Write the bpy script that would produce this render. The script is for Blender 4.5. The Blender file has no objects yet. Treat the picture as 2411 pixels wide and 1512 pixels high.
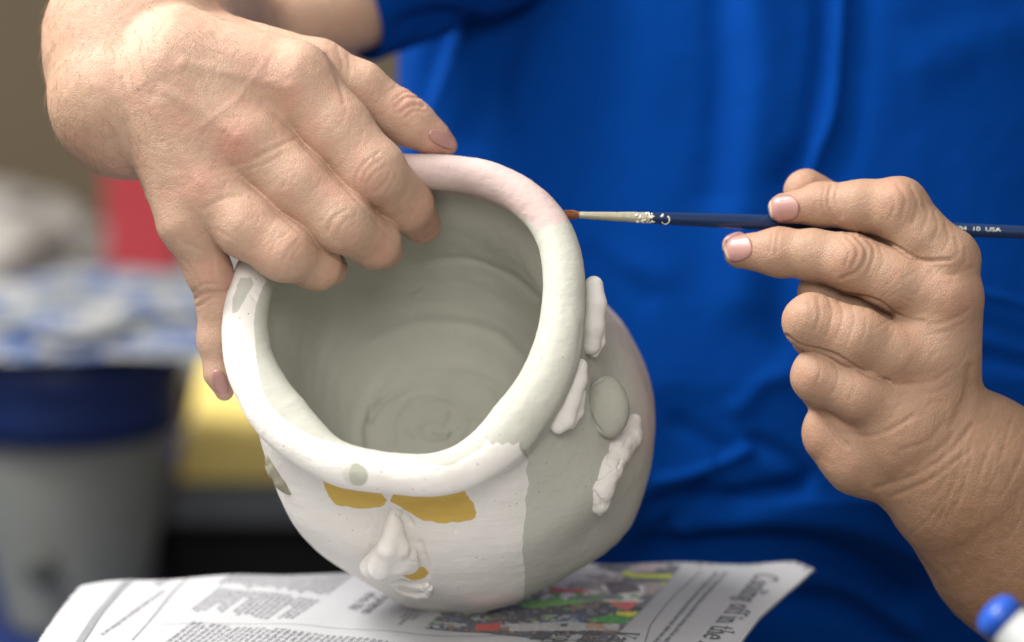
import bpy, math, random
import numpy as np
from mathutils import Vector, Matrix
from mathutils.bvhtree import BVHTree
random.seed(7); rng = np.random.default_rng(7)
scene = bpy.context.scene
COL = scene.collection
# ---------------------------------------------------------------- camera
W, H = 2411.0, 1512.0            # working picture units
D0P = 6977.0                     # distance to the pot in the same units
U = 1.2 / D0P                    # metres per unit
PITCH = math.radians(12)
cam = bpy.data.cameras.new('camera'); camo = bpy.data.objects.new('camera', cam); COL.objects.link(camo)
cam.sensor_width = 36; cam.lens = 36 * D0P / W
camo.location = (0, -1.174, 1.137); camo.rotation_euler = (math.radians(90) - PITCH, 0, 0)
cam.clip_end = 60; cam.clip_start = 0.05
cam.dof.use_dof = True; cam.dof.focus_distance = 1.2; cam.dof.aperture_fstop = 3.9
scene.camera = camo
# ---------------------------------------------------------------- light (indoor, soft ceiling light plus two added fill lamps)
world = bpy.data.worlds.new('World'); scene.world = world; world.use_nodes = True
bg = world.node_tree.nodes['Background']; bg.inputs[0].default_value = (1.0, 0.97, 0.93, 1); bg.inputs[1].default_value = 0.50
def area(name, loc, target, sx, sy, power, col):
    l = bpy.data.lights.new(name, 'AREA'); l.shape = 'RECTANGLE'; l.size = sx; l.size_y = sy; l.energy = power; l.color = col
    o = bpy.data.objects.new(name, l); COL.objects.link(o); o.location = loc
    o.rotation_euler = (Vector(target) - Vector(loc)).to_track_quat('-Z', 'Y').to_euler(); return o
area('ceiling_or_fill_light', (-1.05, -0.8, 2.4), (0, 0.05, 0.85), 0.9, 0.7, 17, (1, 0.97, 0.92))
area('ceiling_or_fill_light', (-0.1, -1.75, 1.8), (-0.03, 0.0, 0.85), 0.9, 0.5, 21, (1, 0.96, 0.9))  # added front fill lamp above the camera, brightens the pot's inside
area('ceiling_or_fill_light', (-1.1, 0.35, 2.3), (-0.4, 1.1, 0.75), 1.0, 0.8, 92, (1, 0.97, 0.92))  # added rear fill lamp, out of view, brightens the yellow box and clutter
scene.view_settings.view_transform = 'Standard'; scene.view_settings.look = 'None'
scene.view_settings.exposure = -0.16; scene.view_settings.gamma = 1.0
try: scene.view_settings.use_curve_mapping = False
except Exception: pass

# ---------------------------------------------------------------- frames
bpy.context.view_layer.update()
CM = np.array(camo.matrix_world)
def c3(x, y, z):
    x = np.asarray(x, float); y = np.asarray(y, float); z = np.asarray(z, float)
    s = (D0P - z) / D0P
    return np.stack([(x - W / 2) * s, -(y - H / 2) * s, z + 0 * x], -1)
def topx(P):
    s = (D0P - P[:, 2]) / D0P
    return P[:, 0] / s + W / 2, -P[:, 1] / s + H / 2
def toworld(P):
    P = np.asarray(P, float)
    Q = np.stack([P[..., 0] * U, P[..., 1] * U, (P[..., 2] - D0P) * U], -1)
    return Q @ CM[:3, :3].T + CM[:3, 3]
UP = CM[2, :3].copy()            # world up in camera frame
# ---------------------------------------------------------------- object helpers
def thing(name, label, cat, loc, group=None):
    o = bpy.data.objects.new(name, None); COL.objects.link(o); o.location = Vector([float(v) for v in loc])
    o.empty_display_size = 0.02
    o['label'] = label; o['category'] = cat
    if group: o['group'] = group
    return o
def mk(name, V, F, mat, parent=None, smooth=True, label=None, cat=None, kind=None, origin=None, attrs=None, mats=None, midx=None):
    V = np.asarray(V, float)
    me = bpy.data.meshes.new(name)
    if parent is not None:
        off = np.array(parent_world(parent)); loc = (0, 0, 0)
    elif origin is not None: off = np.array(origin, float); loc = Vector(off)
    else: off = np.zeros(3); loc = (0, 0, 0)
    V = V - off
    if isinstance(F, np.ndarray):
        n, k = F.shape
        me.vertices.add(len(V)); me.vertices.foreach_set('co', V.astype(np.float32).ravel())
        me.loops.add(n * k); me.loops.foreach_set('vertex_index', F.astype(np.int32).ravel())
        me.polygons.add(n); me.polygons.foreach_set('loop_start', np.arange(0, n * k, k, dtype=np.int32))
        me.polygons.foreach_set('loop_total', np.full(n, k, dtype=np.int32))
        me.update(calc_edges=True)
    else:
        me.from_pydata([tuple(v) for v in V], [], F); me.update()
    me.validate()
    for m in (mats if mats else [mat]): me.materials.append(m)
    if midx is not None: me.polygons.foreach_set('material_index', np.asarray(midx, np.int32))
    me.polygons.foreach_set('use_smooth', np.full(len(me.polygons), smooth))
    if attrs:
        for an, (tp, data) in attrs.items():
            a = me.attributes.new(an, tp, 'POINT')
            a.data.foreach_set('value' if tp == 'FLOAT' else 'color', np.asarray(data, np.float32).ravel())
    o = bpy.data.objects.new(name, me); COL.objects.link(o)
    if parent is not None: o.parent = parent
    else: o.location = loc
    if label: o['label'] = label
    if cat: o['category'] = cat
    if kind: o['kind'] = kind
    return o
def parent_world(p):
    t = Vector((0, 0, 0))
    while p is not None: t = t + p.location; p = p.parent
    return t
def grid_faces(nr, nc, wrap=False):
    r = np.arange(nr - 1)[:, None]; c = np.arange(nc if wrap else nc - 1)[None, :]; c2 = (c + 1) % nc
    a = r * nc + c; b = r * nc + c2; d = (r + 1) * nc + c2; e = (r + 1) * nc + c
    return np.stack([a, b, d, e], -1).reshape(-1, 4)
# ---------------------------------------------------------------- node helpers
def newmat(name):
    m = bpy.data.materials.new(name); m.use_nodes = True; nt = m.node_tree
    return m, nt, nt.nodes['Principled BSDF']
def N(nt, t, **kw):
    n = nt.nodes.new(t)
    for k, v in kw.items():
        if isinstance(k, str) and k.startswith('i_'):
            key = k[2:]; key = int(key) if key.isdigit() else key
            n.inputs[key].default_value = v
        else: setattr(n, k, v)
    return n
def math_(nt, op, a, b=None, c=None, clamp=False):
    n = nt.nodes.new('ShaderNodeMath'); n.operation = op; n.use_clamp = clamp
    for i, v in enumerate((a, b, c)):
        if v is None: continue
        if isinstance(v, (int, float)): n.inputs[i].default_value = v
        else: nt.links.new(v, n.inputs[i])
    return n.outputs[0]
def mixc(nt, fac, a, b):
    n = nt.nodes.new('ShaderNodeMix'); n.data_type = 'RGBA'
    for i, v in ((0, fac), (6, a), (7, b)):
        if isinstance(v, (int, float)): n.inputs[i].default_value = v
        elif isinstance(v, tuple): n.inputs[i].default_value = (*v, 1) if len(v) == 3 else v
        else: nt.links.new(v, n.inputs[i])
    return n.outputs[2]
def noise(nt, scale, detail=3, rough=0.5, vec=None, dist=0.0):
    n = nt.nodes.new('ShaderNodeTexNoise'); n.inputs['Scale'].default_value = scale; n.inputs['Detail'].default_value = detail
    n.inputs['Roughness'].default_value = rough; n.inputs['Distortion'].default_value = dist
    if vec is not None: nt.links.new(vec, n.inputs['Vector'])
    return n.outputs['Fac']
def objco(nt, sc=(1, 1, 1), rot=(0, 0, 0)):
    t = nt.nodes.new('ShaderNodeTexCoord'); m = nt.nodes.new('ShaderNodeMapping'); m.inputs['Scale'].default_value = sc; m.inputs['Rotation'].default_value = rot
    nt.links.new(t.outputs['Object'], m.inputs['Vector']); return m.outputs[0]
def bump(nt, bs, h, strength, dist, prev=None):
    b = nt.nodes.new('ShaderNodeBump'); b.inputs['Strength'].default_value = strength; b.inputs['Distance'].default_value = dist
    nt.links.new(h, b.inputs['Height'])
    if prev is not None: nt.links.new(prev, b.inputs['Normal'])
    nt.links.new(b.outputs[0], bs.inputs['Normal']); return b.outputs[0]
def attr(nt, name):
    a = nt.nodes.new('ShaderNodeAttribute'); a.attribute_name = name; return a
def sstep(nt, v, lo, hi):
    m = nt.nodes.new('ShaderNodeMapRange'); m.interpolation_type = 'SMOOTHSTEP'; m.inputs[1].default_value = lo; m.inputs[2].default_value = hi
    nt.links.new(v, m.inputs[0]); return m.outputs[0]
def simple(name, col, rough=0.6, spec=0.4, var=0.0, vscale=40, bstr=0.0, bscale=300, metallic=0.0, sss=0.0):
    m, nt, bs = newmat(name)
    bs.inputs['Roughness'].default_value = rough; bs.inputs['Specular IOR Level'].default_value = spec; bs.inputs['Metallic'].default_value = metallic
    co = objco(nt)
    c2 = tuple(max(0, c * (1 - var)) for c in col); c1 = tuple(min(1, c * (1 + var)) for c in col)
    f = noise(nt, vscale, 4, 0.6, co)
    nt.links.new(mixc(nt, f, c2, c1), bs.inputs['Base Color'])
    if bstr: bump(nt, bs, noise(nt, bscale, 3, 0.6, co), bstr, 0.001)
    return m
# ---------------------------------------------------------------- SDF toolkit
def smin(a, b, k):
    h = np.maximum(k - np.abs(a - b), 0) / k
    return np.minimum(a, b) - h * h * k * 0.25
def C(x, y, z, r):
    p = c3(x, y, z); return (p.astype(np.float32), r * (D0P - z) / D0P)
def cone(P, A, B):
    a, ra = A; b, rb = B; ab = b - a; L = float(ab @ ab) + 1e-6
    t = np.clip(((P - a) @ ab) / L, 0, 1)
    d = P - a - t[:, None] * ab
    return np.sqrt(np.einsum('ij,ij->i', d, d)) - (ra + (rb - ra) * t)
def chain(P, pts, k=14):
    d = None
    for A, B in zip(pts[:-1], pts[1:]):
        e = cone(P, A, B); d = e if d is None else smin(d, e, k)
    return d
def ell(P, A, rx, ry, rz, rot=0):
    a = A[0]; q = P - a; c, s = math.cos(rot), math.sin(rot)
    x = q[:, 0] * c + q[:, 1] * s; y = -q[:, 0] * s + q[:, 1] * c
    k0 = np.sqrt((x / rx) ** 2 + (y / ry) ** 2 + (q[:, 2] / rz) ** 2) + 1e-6
    return (k0 - 1) * min(rx, ry, rz) * 0.5 + (k0 - 1) * 0.5 * k0 * min(rx, ry, rz) / (k0 + 0.3)
def surfnet(f, lo, hi, h, coarse=4, newton=2):
    lo = np.array(lo, np.float32); hi = np.array(hi, np.float32)
    nc = np.ceil((hi - lo) / (h * coarse)).astype(int) + 1
    H_ = h * coarse
    gx, gy, gz = [lo[i] + H_ * (np.arange(nc[i]) + 0.5) - 0.5 * h for i in range(3)]
    G = np.stack(np.meshgrid(gx, gy, gz, indexing='ij'), -1).reshape(-1, 3).astype(np.float32)
    dc = np.concatenate([f(G[i:i + 400000]) for i in range(0, len(G), 400000)]).reshape(nc).astype(np.float32)
    D = dc.repeat(coarse, 0).repeat(coarse, 1).repeat(coarse, 2)
    act = np.argwhere(np.abs(dc) < H_ * 1.45)
    off = np.stack(np.meshgrid(*[np.arange(coarse)] * 3, indexing='ij'), -1).reshape(-1, 3)
    for i in range(0, len(act), 6000):
        idx = (act[i:i + 6000, None, :] * coarse + off[None]).reshape(-1, 3)
        P = (lo + idx.astype(np.float32) * h)
        D[idx[:, 0], idx[:, 1], idx[:, 2]] = f(P)
    D[0] = D[-1] = 9; D[:, 0] = D[:, -1] = 9; D[:, :, 0] = D[:, :, -1] = 9
    O = D < 0
    s = tuple(n - 1 for n in D.shape)
    cnt = np.zeros(s, np.uint8)
    for a in (0, 1):
        for b in (0, 1):
            for c in (0, 1): cnt += O[a:a + s[0], b:b + s[1], c:c + s[2]]
    cells = np.argwhere((cnt > 0) & (cnt < 8))
    idm = np.full(s, -1, np.int32); idm[tuple(cells.T)] = np.arange(len(cells))
    del cnt
    acc = np.zeros((len(cells), 3)); wn = np.zeros(len(cells))
    cor = [(a, b, c) for a in (0, 1) for b in (0, 1) for c in (0, 1)]
    val = {q: D[cells[:, 0] + q[0], cells[:, 1] + q[1], cells[:, 2] + q[2]].astype(float) for q in cor}
    for q in cor:
        for ax in range(3):
            if q[ax]: continue
            r = list(q); r[ax] = 1; r = tuple(r)
            va, vb = val[q], val[r]; m = (va < 0) != (vb < 0)
            t = np.where(m, va / np.where(m, va - vb, 1), 0)
            p = np.tile(np.array(q, float), (len(cells), 1)); p[:, ax] += t
            acc[m] += p[m]; wn[m] += 1
    V = lo + (cells + acc / wn[:, None]) * h
    Fs = []
    for ax in range(3):
        sl0 = [slice(None)] * 3; sl1 = [slice(None)] * 3; sl0[ax] = slice(0, -1); sl1[ax] = slice(1, None)
        o0 = O[tuple(sl0)]; o1 = O[tuple(sl1)]
        e = np.argwhere(o0 != o1); b, c = (ax + 1) % 3, (ax + 2) % 3
        e = e[(e[:, b] > 0) & (e[:, c] > 0)]
        def cell(db, dc_):
            q = e.copy(); q[:, b] -= db; q[:, c] -= dc_
            return idm[q[:, 0], q[:, 1], q[:, 2]]
        Q = np.stack([cell(1, 1), cell(0, 1), cell(0, 0), cell(1, 0)], -1)
        fl = o1[tuple(e.T)]
        Q[fl] = Q[fl][:, ::-1]
        Fs.append(Q)
    F = np.concatenate(Fs); F = F[(F >= 0).all(1)]
    V = V.astype(np.float32)
    for _ in range(newton):
        n, d = grad(f, V); V = V - n * np.clip(d, -h, h)[:, None]
    n, d = grad(f, V)
    return V.astype(float), F, n.astype(float)
def grad(f, V, e=1.5):
    V = V.astype(np.float32); d = f(V); g = np.empty_like(V)
    for i in range(3):
        q = V.copy(); q[:, i] += e; g[:, i] = f(q) - d
    g /= (np.linalg.norm(g, axis=1)[:, None] + 1e-9)
    return g, d
# ---------------------------------------------------------------- 2-D helpers in the picture units
def pdist(x, y, pts, reach=None):
    out = np.full(len(x), 1e6); pts = np.array(pts, float)
    if reach is not None:
        m = (x > pts[:, 0].min() - reach) & (x < pts[:, 0].max() + reach) & (y > pts[:, 1].min() - reach) & (y < pts[:, 1].max() + reach)
        if m.any(): out[m] = pdist(x[m], y[m], pts)
        return out
    for (ax, ay), (bx, by) in zip(pts[:-1], pts[1:]):
        dx, dy = bx - ax, by - ay; L = dx * dx + dy * dy + 1e-9
        t = np.clip(((x - ax) * dx + (y - ay) * dy) / L, 0, 1)
        out = np.minimum(out, np.hypot(x - ax - t * dx, y - ay - t * dy))
    return out
def psd(x, y, pts):              # signed distance to a polygon, negative inside
    d = pdist(x, y, list(pts) + [pts[0]]); ins = np.zeros(len(x), bool)
    P = list(pts) + [pts[0]]
    for (ax, ay), (bx, by) in zip(P[:-1], P[1:]):
        if ay == by: continue
        c = ((ay > y) != (by > y)) & (x < (bx - ax) * (y - ay) / (by - ay) + ax); ins ^= c
    return np.where(ins, -d, d)
def spl(pts, n=10, closed=False):
    P = np.array(pts, float); m = len(P)
    if closed: Q = np.vstack([P[-1], P, P[0], P[1]]); rng_ = range(m)
    else: Q = np.vstack([2 * P[0] - P[1], P, 2 * P[-1] - P[-2]]); rng_ = range(m - 1)
    out = []
    for i in rng_:
        p0, p1, p2, p3 = Q[i:i + 4]
        for t in np.arange(n) / n:
            out.append(0.5 * ((2 * p1) + (-p0 + p2) * t + (2 * p0 - 5 * p1 + 4 * p2 - p3) * t * t + (-p0 + 3 * p1 - 3 * p2 + p3) * t ** 3))
    if not closed: out.append(P[-1])
    return np.array(out)
def vnoise(P, s, seed=0):        # cheap smooth value noise in 3-D
    r = np.random.default_rng(seed); T = r.random((32, 32, 32)).astype(np.float32)
    q = np.asarray(P) / s; i = np.floor(q).astype(int); f = q - i; f = f * f * (3 - 2 * f); i %= 32; j = (i + 1) % 32
    o = 0
    for a in (0, 1):
        for b in (0, 1):
            for c in (0, 1):
                o = o + T[(j if a else i)[:, 0], (j if b else i)[:, 1], (j if c else i)[:, 2]] * \
                    (f[:, 0] if a else 1 - f[:, 0]) * (f[:, 1] if b else 1 - f[:, 1]) * (f[:, 2] if c else 1 - f[:, 2])
    return o * 2 - 1
def gauss(d, w): return np.exp(-(d / w) ** 2)
def blob(x, y, cx, cy, r): return np.exp(-((x - cx) ** 2 + (y - cy) ** 2) / r ** 2)

# ================================================================ materials
def clay_material(paint=True):
    m, nt, bs = newmat('clay')
    co = objco(nt); L = nt.links
    grey = mixc(nt, noise(nt, 30, 4, 0.6, co), (0.44, 0.44, 0.388), (0.525, 0.527, 0.472))
    white = mixc(nt, noise(nt, 45, 4, 0.6, co), (0.68, 0.65, 0.61), (0.80, 0.775, 0.74))
    pink = mixc(nt, noise(nt, 60, 4, 0.6, co), (0.47, 0.355, 0.335), (0.57, 0.45, 0.43))
    gold = mixc(nt, noise(nt, 45, 4, 0.65, objco(nt, (1, 3, 1), (0, 0, .4))), (0.50, 0.325, 0.065), (0.68, 0.465, 0.125))
    edge = noise(nt, 260, 4, 0.65, co)
    edge = math_(nt, 'MULTIPLY_ADD', edge, 9.0, -4.5)
    def mask(an, k=1.0, w=0.8):
        v = math_(nt, 'ADD', attr(nt, an).outputs['Fac'], math_(nt, 'MULTIPLY', edge, k))
        return sstep(nt, v, w, -w)
    base = mixc(nt, mask('pink', 2.0, 6), grey, pink)
    base = mixc(nt, math_(nt, 'MULTIPLY', attr(nt, 'blush').outputs['Fac'], 0.7), base, pink)
    base = mixc(nt, mask('white', 0.7, 1.2), base, white)
    base = mixc(nt, mask('halo', 0.4, 4), base, (0.60, 0.59, 0.53))
    base = mixc(nt, mask('spot', 0.3, 2.5), base, (0.43, 0.43, 0.36))
    base = mixc(nt, mask('gold', 0.7, 1.2), base, gold)
    vor = N(nt, 'ShaderNodeTexVoronoi'); vor.inputs['Scale'].default_value = 260; L.new(co, vor.inputs['Vector'])
    sp = sstep(nt, vor.outputs['Distance'], 0.13, 0.07)
    sp = math_(nt, 'MULTIPLY', sp, sstep(nt, noise(nt, 90, 2, 0.5, co), 0.52, 0.62))
    base = mixc(nt, math_(nt, 'MULTIPLY', sp, 0.7), base, (0.22, 0.2, 0.17))
    L.new(base, bs.inputs['Base Color']); bs.inputs['Roughness'].default_value = 0.8; bs.inputs['Specular IOR Level'].default_value = 0.25
    n1 = noise(nt, 500, 4, 0.7, co); n2 = noise(nt, 90, 3, 0.6, objco(nt, (1, 1, 3.5), (0.5, 0.3, 0)))
    b = bump(nt, bs, math_(nt, 'ADD', n1, math_(nt, 'MULTIPLY', n2, 1.6)), 0.32, 0.0006)
    return m
M_CLAY = clay_material()
def plain_clay(name, a, b):
    m, nt, bs = newmat(name); co = objco(nt)
    nt.links.new(mixc(nt, noise(nt, 60, 4, 0.6, co), a, b), bs.inputs['Base Color'])
    bs.inputs['Roughness'].default_value = 0.8; bs.inputs['Specular IOR Level'].default_value = 0.25
    bump(nt, bs, noise(nt, 420, 5, 0.7, co), 0.4, 0.0007); return m
M_WCLAY = plain_clay('white_clay', (0.70, 0.67, 0.63), (0.83, 0.80, 0.77))
M_GCLAY = plain_clay('grey_clay', (0.385, 0.385, 0.33), (0.45, 0.45, 0.395))
M_OLIVE = plain_clay('olive_clay', (0.22, 0.21, 0.155), (0.30, 0.29, 0.22))
def skin_material():
    m, nt, bs = newmat('skin'); L = nt.links; co = objco(nt)
    a = mixc(nt, noise(nt, 35, 5, 0.6, co), (0.50, 0.325, 0.23), (0.60, 0.41, 0.30))
    a = mixc(nt, sstep(nt, noise(nt, 70, 4, 0.6, objco(nt, (1, 1.3, 1))), 0.40, 0.85), a, (0.56, 0.315, 0.235))
    a = mixc(nt, math_(nt, 'MULTIPLY', attr(nt, 'red').outputs['Fac'], 0.7, clamp=True), a, (0.54, 0.235, 0.18))
    a = mixc(nt, math_(nt, 'MULTIPLY', attr(nt, 'tan').outputs['Fac'], 1.0, clamp=True), a, (0.27, 0.155, 0.09))  # tan skin; on the brush hand also painted shade
    vor = N(nt, 'ShaderNodeTexVoronoi'); vor.inputs['Scale'].default_value = 130; L.new(co, vor.inputs['Vector'])
    sp = math_(nt, 'MULTIPLY', sstep(nt, vor.outputs['Distance'], 0.16, 0.06), sstep(nt, noise(nt, 30, 2, 0.5, co), 0.56, 0.68))
    a = mixc(nt, math_(nt, 'MULTIPLY', sp, 0.5), a, (0.28, 0.12, 0.07))
    a = mixc(nt, math_(nt, 'MULTIPLY', sstep(nt, noise(nt, 320, 3, 0.6, co), 0.35, 0.75), 0.28), a, (0.44, 0.24, 0.165))
    L.new(a, bs.inputs['Base Color'])
    bs.inputs['Subsurface Weight'].default_value = 0.16; bs.inputs['Subsurface Radius'].default_value = (1.0, 0.35, 0.18); bs.inputs['Subsurface Scale'].default_value = 0.0035
    bs.inputs['Roughness'].default_value = 0.52; bs.inputs['Specular IOR Level'].default_value = 0.38
    v2 = N(nt, 'ShaderNodeTexVoronoi'); v2.feature = 'DISTANCE_TO_EDGE'; v2.inputs['Scale'].default_value = 1050
    wv = N(nt, 'ShaderNodeMix'); wv.data_type = 'VECTOR'
    L.new(objco(nt, (1, 1, 0.55), (0.3, 0.5, 0.4)), v2.inputs['Vector'])
    h = math_(nt, 'MULTIPLY', sstep(nt, v2.outputs['Distance'], 0.0, 0.16), 0.45)
    h = math_(nt, 'ADD', h, noise(nt, 420, 4, 0.65, co)); h = math_(nt, 'ADD', h, math_(nt, 'MULTIPLY', noise(nt, 120, 3, 0.6, co), 0.6))
    bump(nt, bs, h, 0.48, 0.0005); return m
M_SKIN = skin_material()
M_NAIL = simple('fingernail', (0.42, 0.225, 0.20), 0.3, 0.5, 0.12, 120)
M_NAILTIP = simple('nail_edge', (0.55, 0.40, 0.30), 0.4, 0.4, 0.05, 120)
def shirt_material():
    m, nt, bs = newmat('blue_cotton'); L = nt.links; co = objco(nt)
    a = mixc(nt, noise(nt, 12, 4, 0.6, co), (0.0002, 0.033, 0.205), (0.0005, 0.045, 0.26))
    L.new(a, bs.inputs['Base Color']); bs.inputs['Roughness'].default_value = 0.9; bs.inputs['Specular IOR Level'].default_value = 0.04
    bs.inputs['Sheen Weight'].default_value = 0.04; bs.inputs['Sheen Tint'].default_value = (0.1, 0.3, 0.9, 1); bs.inputs['Sheen Roughness'].default_value = 0.5
    w1 = noise(nt, 900, 3, 0.7, objco(nt, (1, 1, 0.4))); bump(nt, bs, w1, 0.6, 0.0008); return m
M_SHIRT = shirt_material()

# ================================================================ THE POT
n_ = np.array([-0.14, 0.43, 0.0]); n_[2] = math.sqrt(1 - n_ @ n_)
C0 = c3(955, 760, 0)
e1 = np.cross([0, 1, 0], n_); e1 /= np.linalg.norm(e1); e2 = np.cross(n_, e1)
def unproj(pts, d):              # pixel points onto the plane d below the rim
    P = np.array(pts, float); ray = np.stack([(P[:, 0] - W / 2) / D0P, -(P[:, 1] - H / 2) / D0P, np.full(len(P), -1.0)], -1)
    o = np.array([0, 0, D0P]); t = ((C0 - d * n_ - o) @ n_) / (ray @ n_)
    return o + ray * t[:, None]
NT = 720
TH = np.arange(NT) / NT * 2 * math.pi
CEN = {}
def section(pts, d, grow=0.0):
    P = unproj(spl(pts, 12, True), d); base = C0 - d * n_
    u = (P - base) @ e1; v = (P - base) @ e2
    cu, cv = (u.max() + u.min()) / 2, (v.max() + v.min()) / 2
    a = np.arctan2(v - cv, u - cu); r = np.hypot(u - cu, v - cv); o = np.argsort(a); a = a[o]; r = r[o]
    a = np.concatenate([a - 2 * math.pi, a, a + 2 * math.pi]); r = np.concatenate([r, r, r])
    R = np.interp(np.where(TH > math.pi, TH - 2 * math.pi, TH), a, r) + grow
    return base + cu * e1 + cv * e2, R
def ring(cen, R): return cen + R[:, None] * (np.cos(TH)[:, None] * e1 + np.sin(TH)[:, None] * e2)
S_roll = [(1000,405),(1100,412),(1190,440),(1262,492),(1308,560),(1327,640),(1326,730),(1311,830),(1276,915),(1230,982),(1168,1048),(1096,1098),(1010,1120),(900,1112),(800,1093),(722,1042),(658,978),(612,908),(583,830),(580,740),(600,650),(648,570),(712,500),(800,440),(900,408)]
S70 = [(1000,400),(1130,420),(1240,470),(1322,552),(1366,650),(1376,760),(1365,870),(1330,960),(1285,1040),(1210,1110),(1100,1146),(1010,1152),(900,1142),(790,1122),(700,1085),(632,1020),(592,920),(577,820),(577,720),(600,630),(660,550),(760,460),(880,412)]
S170 = [(1030,410),(1165,440),(1282,512),(1350,640),(1386,780),(1390,920),(1368,1030),(1305,1120),(1200,1182),(1050,1208),(900,1194),(770,1168),(690,1130),(630,1070),(600,980),(592,850),(612,700),(680,560),(800,460),(920,415)]
S300 = [(1060,470),(1210,510),(1325,600),(1398,730),(1440,880),(1450,1045),(1390,1180),(1250,1270),(1050,1302),(850,1284),(725,1245),(660,1170),(630,1050),(620,900),(660,740),(760,580),(900,500)]
S450 = [(1100,550),(1260,590),(1385,680),(1475,805),(1526,965),(1508,1107),(1415,1230),(1270,1332),(1080,1372),(890,1350),(765,1306),(702,1238),(672,1120),(670,960),(720,780),(830,640),(960,570)]
S600 = [(1140,640),(1330,670),(1456,765),(1525,905),(1538,1052),(1514,1170),(1462,1255),(1328,1354),(1150,1424),(960,1408),(855,1370),(785,1290),(755,1150),(760,1000),(820,850),(920,730),(1030,665)]
S690 = [(1150,760),(1300,800),(1410,900),(1462,1010),(1480,1120),(1482,1190),(1468,1252),(1436,1284),(1396,1314),(1300,1372),(1150,1438),(1000,1435),(925,1390),(872,1290),(850,1160),(870,1020),(930,900),(1030,800)]
ctrl = []; tags = []
cb, Rb = section(S690, 690)
for f_, dd in ((0.02, 722), (0.4, 722), (0.8, 720), (0.94, 712)):
    ctrl.append(ring(cb - (dd - 690) * n_, Rb * f_)); tags.append(0)
for S, d in ((S690, 690), (S600, 600), (S450, 450), (S300, 300), (S170, 170), (S70, 75)):
    ctrl.append(ring(*section(S, d))); tags.append(0)
cr, Rr = section(S_roll, 0)
rho = np.interp(TH, np.radians([0, 45, 90, 135, 180, 225, 248, 270, 292, 315, 345, 360]), [54, 46, 41, 45, 55, 68, 53, 48, 52, 66, 60, 54])
for al in (-25, 15, 50, 90, 130, 165, 200):
    a = math.radians(al); ctrl.append(ring(cr, Rr + rho * math.cos(a)) + ((0.35 * rho + 33) * math.sin(a))[:, None] * n_); tags.append(1)
def ellpts(cx, cy, rx, ry, p=2.2):
    t = np.arange(24) / 24 * 2 * math.pi
    return [(cx + rx * np.sign(math.cos(a)) * abs(math.cos(a)) ** (2 / p), cy + ry * np.sign(math.sin(a)) * abs(math.sin(a)) ** (2 / p)) for a in t]
ic = section(S_roll, 90); ctrl.append(ring(ic[0], section([(x + 12, y + 36) for x, y in S_roll], 90)[1] - rho + 6)); tags.append(2)
for d, e in ((230, (992, 838, 322, 318)), (400, (1020, 912, 300, 292)), (530, (1040, 968, 262, 250)), (600, (1050, 1000, 222, 205)), (628, (1055, 1012, 192, 168)), (634, (1056, 1018, 150, 130)), (634, (1058, 1022, 70, 60)), (634, (1058, 1024, 3, 3))):
    ctrl.append(ring(*section(ellpts(*e), d))); tags.append(2)
ctrl = np.array(ctrl)
K = len(ctrl)
seg = np.linalg.norm(np.diff(ctrl, axis=0), axis=2).mean(1); tt = np.concatenate([[0], np.cumsum(np.sqrt(seg))])
rows = []; rtag = []
for i in range(K - 1):
    m = max(3, int(seg[i] / 4.2)); p1, p2 = ctrl[i], ctrl[i + 1]
    t0, t1, t2, t3 = tt[max(i - 1, 0)], tt[i], tt[i + 1], tt[min(i + 2, K - 1)]
    m1 = (p2 - ctrl[i - 1]) / (t2 - t0) if i > 0 else (p2 - p1) / (t2 - t1)
    m2 = (ctrl[i + 2] - p1) / (t3 - t1) if i < K - 2 else (p2 - p1) / (t2 - t1)
    # centripetal tangents
    if i > 0: m1 = (p1 - ctrl[i - 1]) / (t1 - t0) - (p2 - ctrl[i - 1]) / (t2 - t0) + (p2 - p1) / (t2 - t1)
    if i < K - 2: m2 = (p2 - p1) / (t2 - t1) - (ctrl[i + 2] - p1) / (t3 - t1) + (ctrl[i + 2] - p2) / (t3 - t2)
    dt = t2 - t1
    for s in np.arange(m) / m:
        h00 = 2 * s ** 3 - 3 * s * s + 1; h10 = s ** 3 - 2 * s * s + s; h01 = -2 * s ** 3 + 3 * s * s; h11 = s ** 3 - s * s
        rows.append(h00 * p1 + h10 * dt * m1 + h01 * p2 + h11 * dt * m2); rtag.append(i + s)
rows.append(ctrl[-1]); rtag.append(K - 1)
PV = np.array(rows); NR = len(PV); rtag = np.array(rtag)
def gridnorm(G):
    du = np.roll(G, -1, 1) - np.roll(G, 1, 1); dv = np.gradient(G, axis=0)
    n = np.cross(du, dv); n /= (np.linalg.norm(n, axis=2)[..., None] + 1e-9); return n
PN = gridnorm(PV)
if (PN[NR // 6] * (PV[NR // 6] - C0)).sum() < 0: PN = -PN; FLIP = True
else: FLIP = False
V = PV.reshape(-1, 3); Nn = PN.reshape(-1, 3); tagv = np.repeat(rtag, NT)
ext = tagv < 9.2; rimv = (tagv >= 9.2) & (tagv < 16.5); inn = tagv >= 16.5
px, py = topx(V); thv = np.tile(TH, NR)
dep = -(V - C0) @ n_
disp = 1.6 * vnoise(V, 60, 1) + 3.5 * vnoise(V, 170, 2) * ext + 0.5 * vnoise(V, 14, 3)
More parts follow.
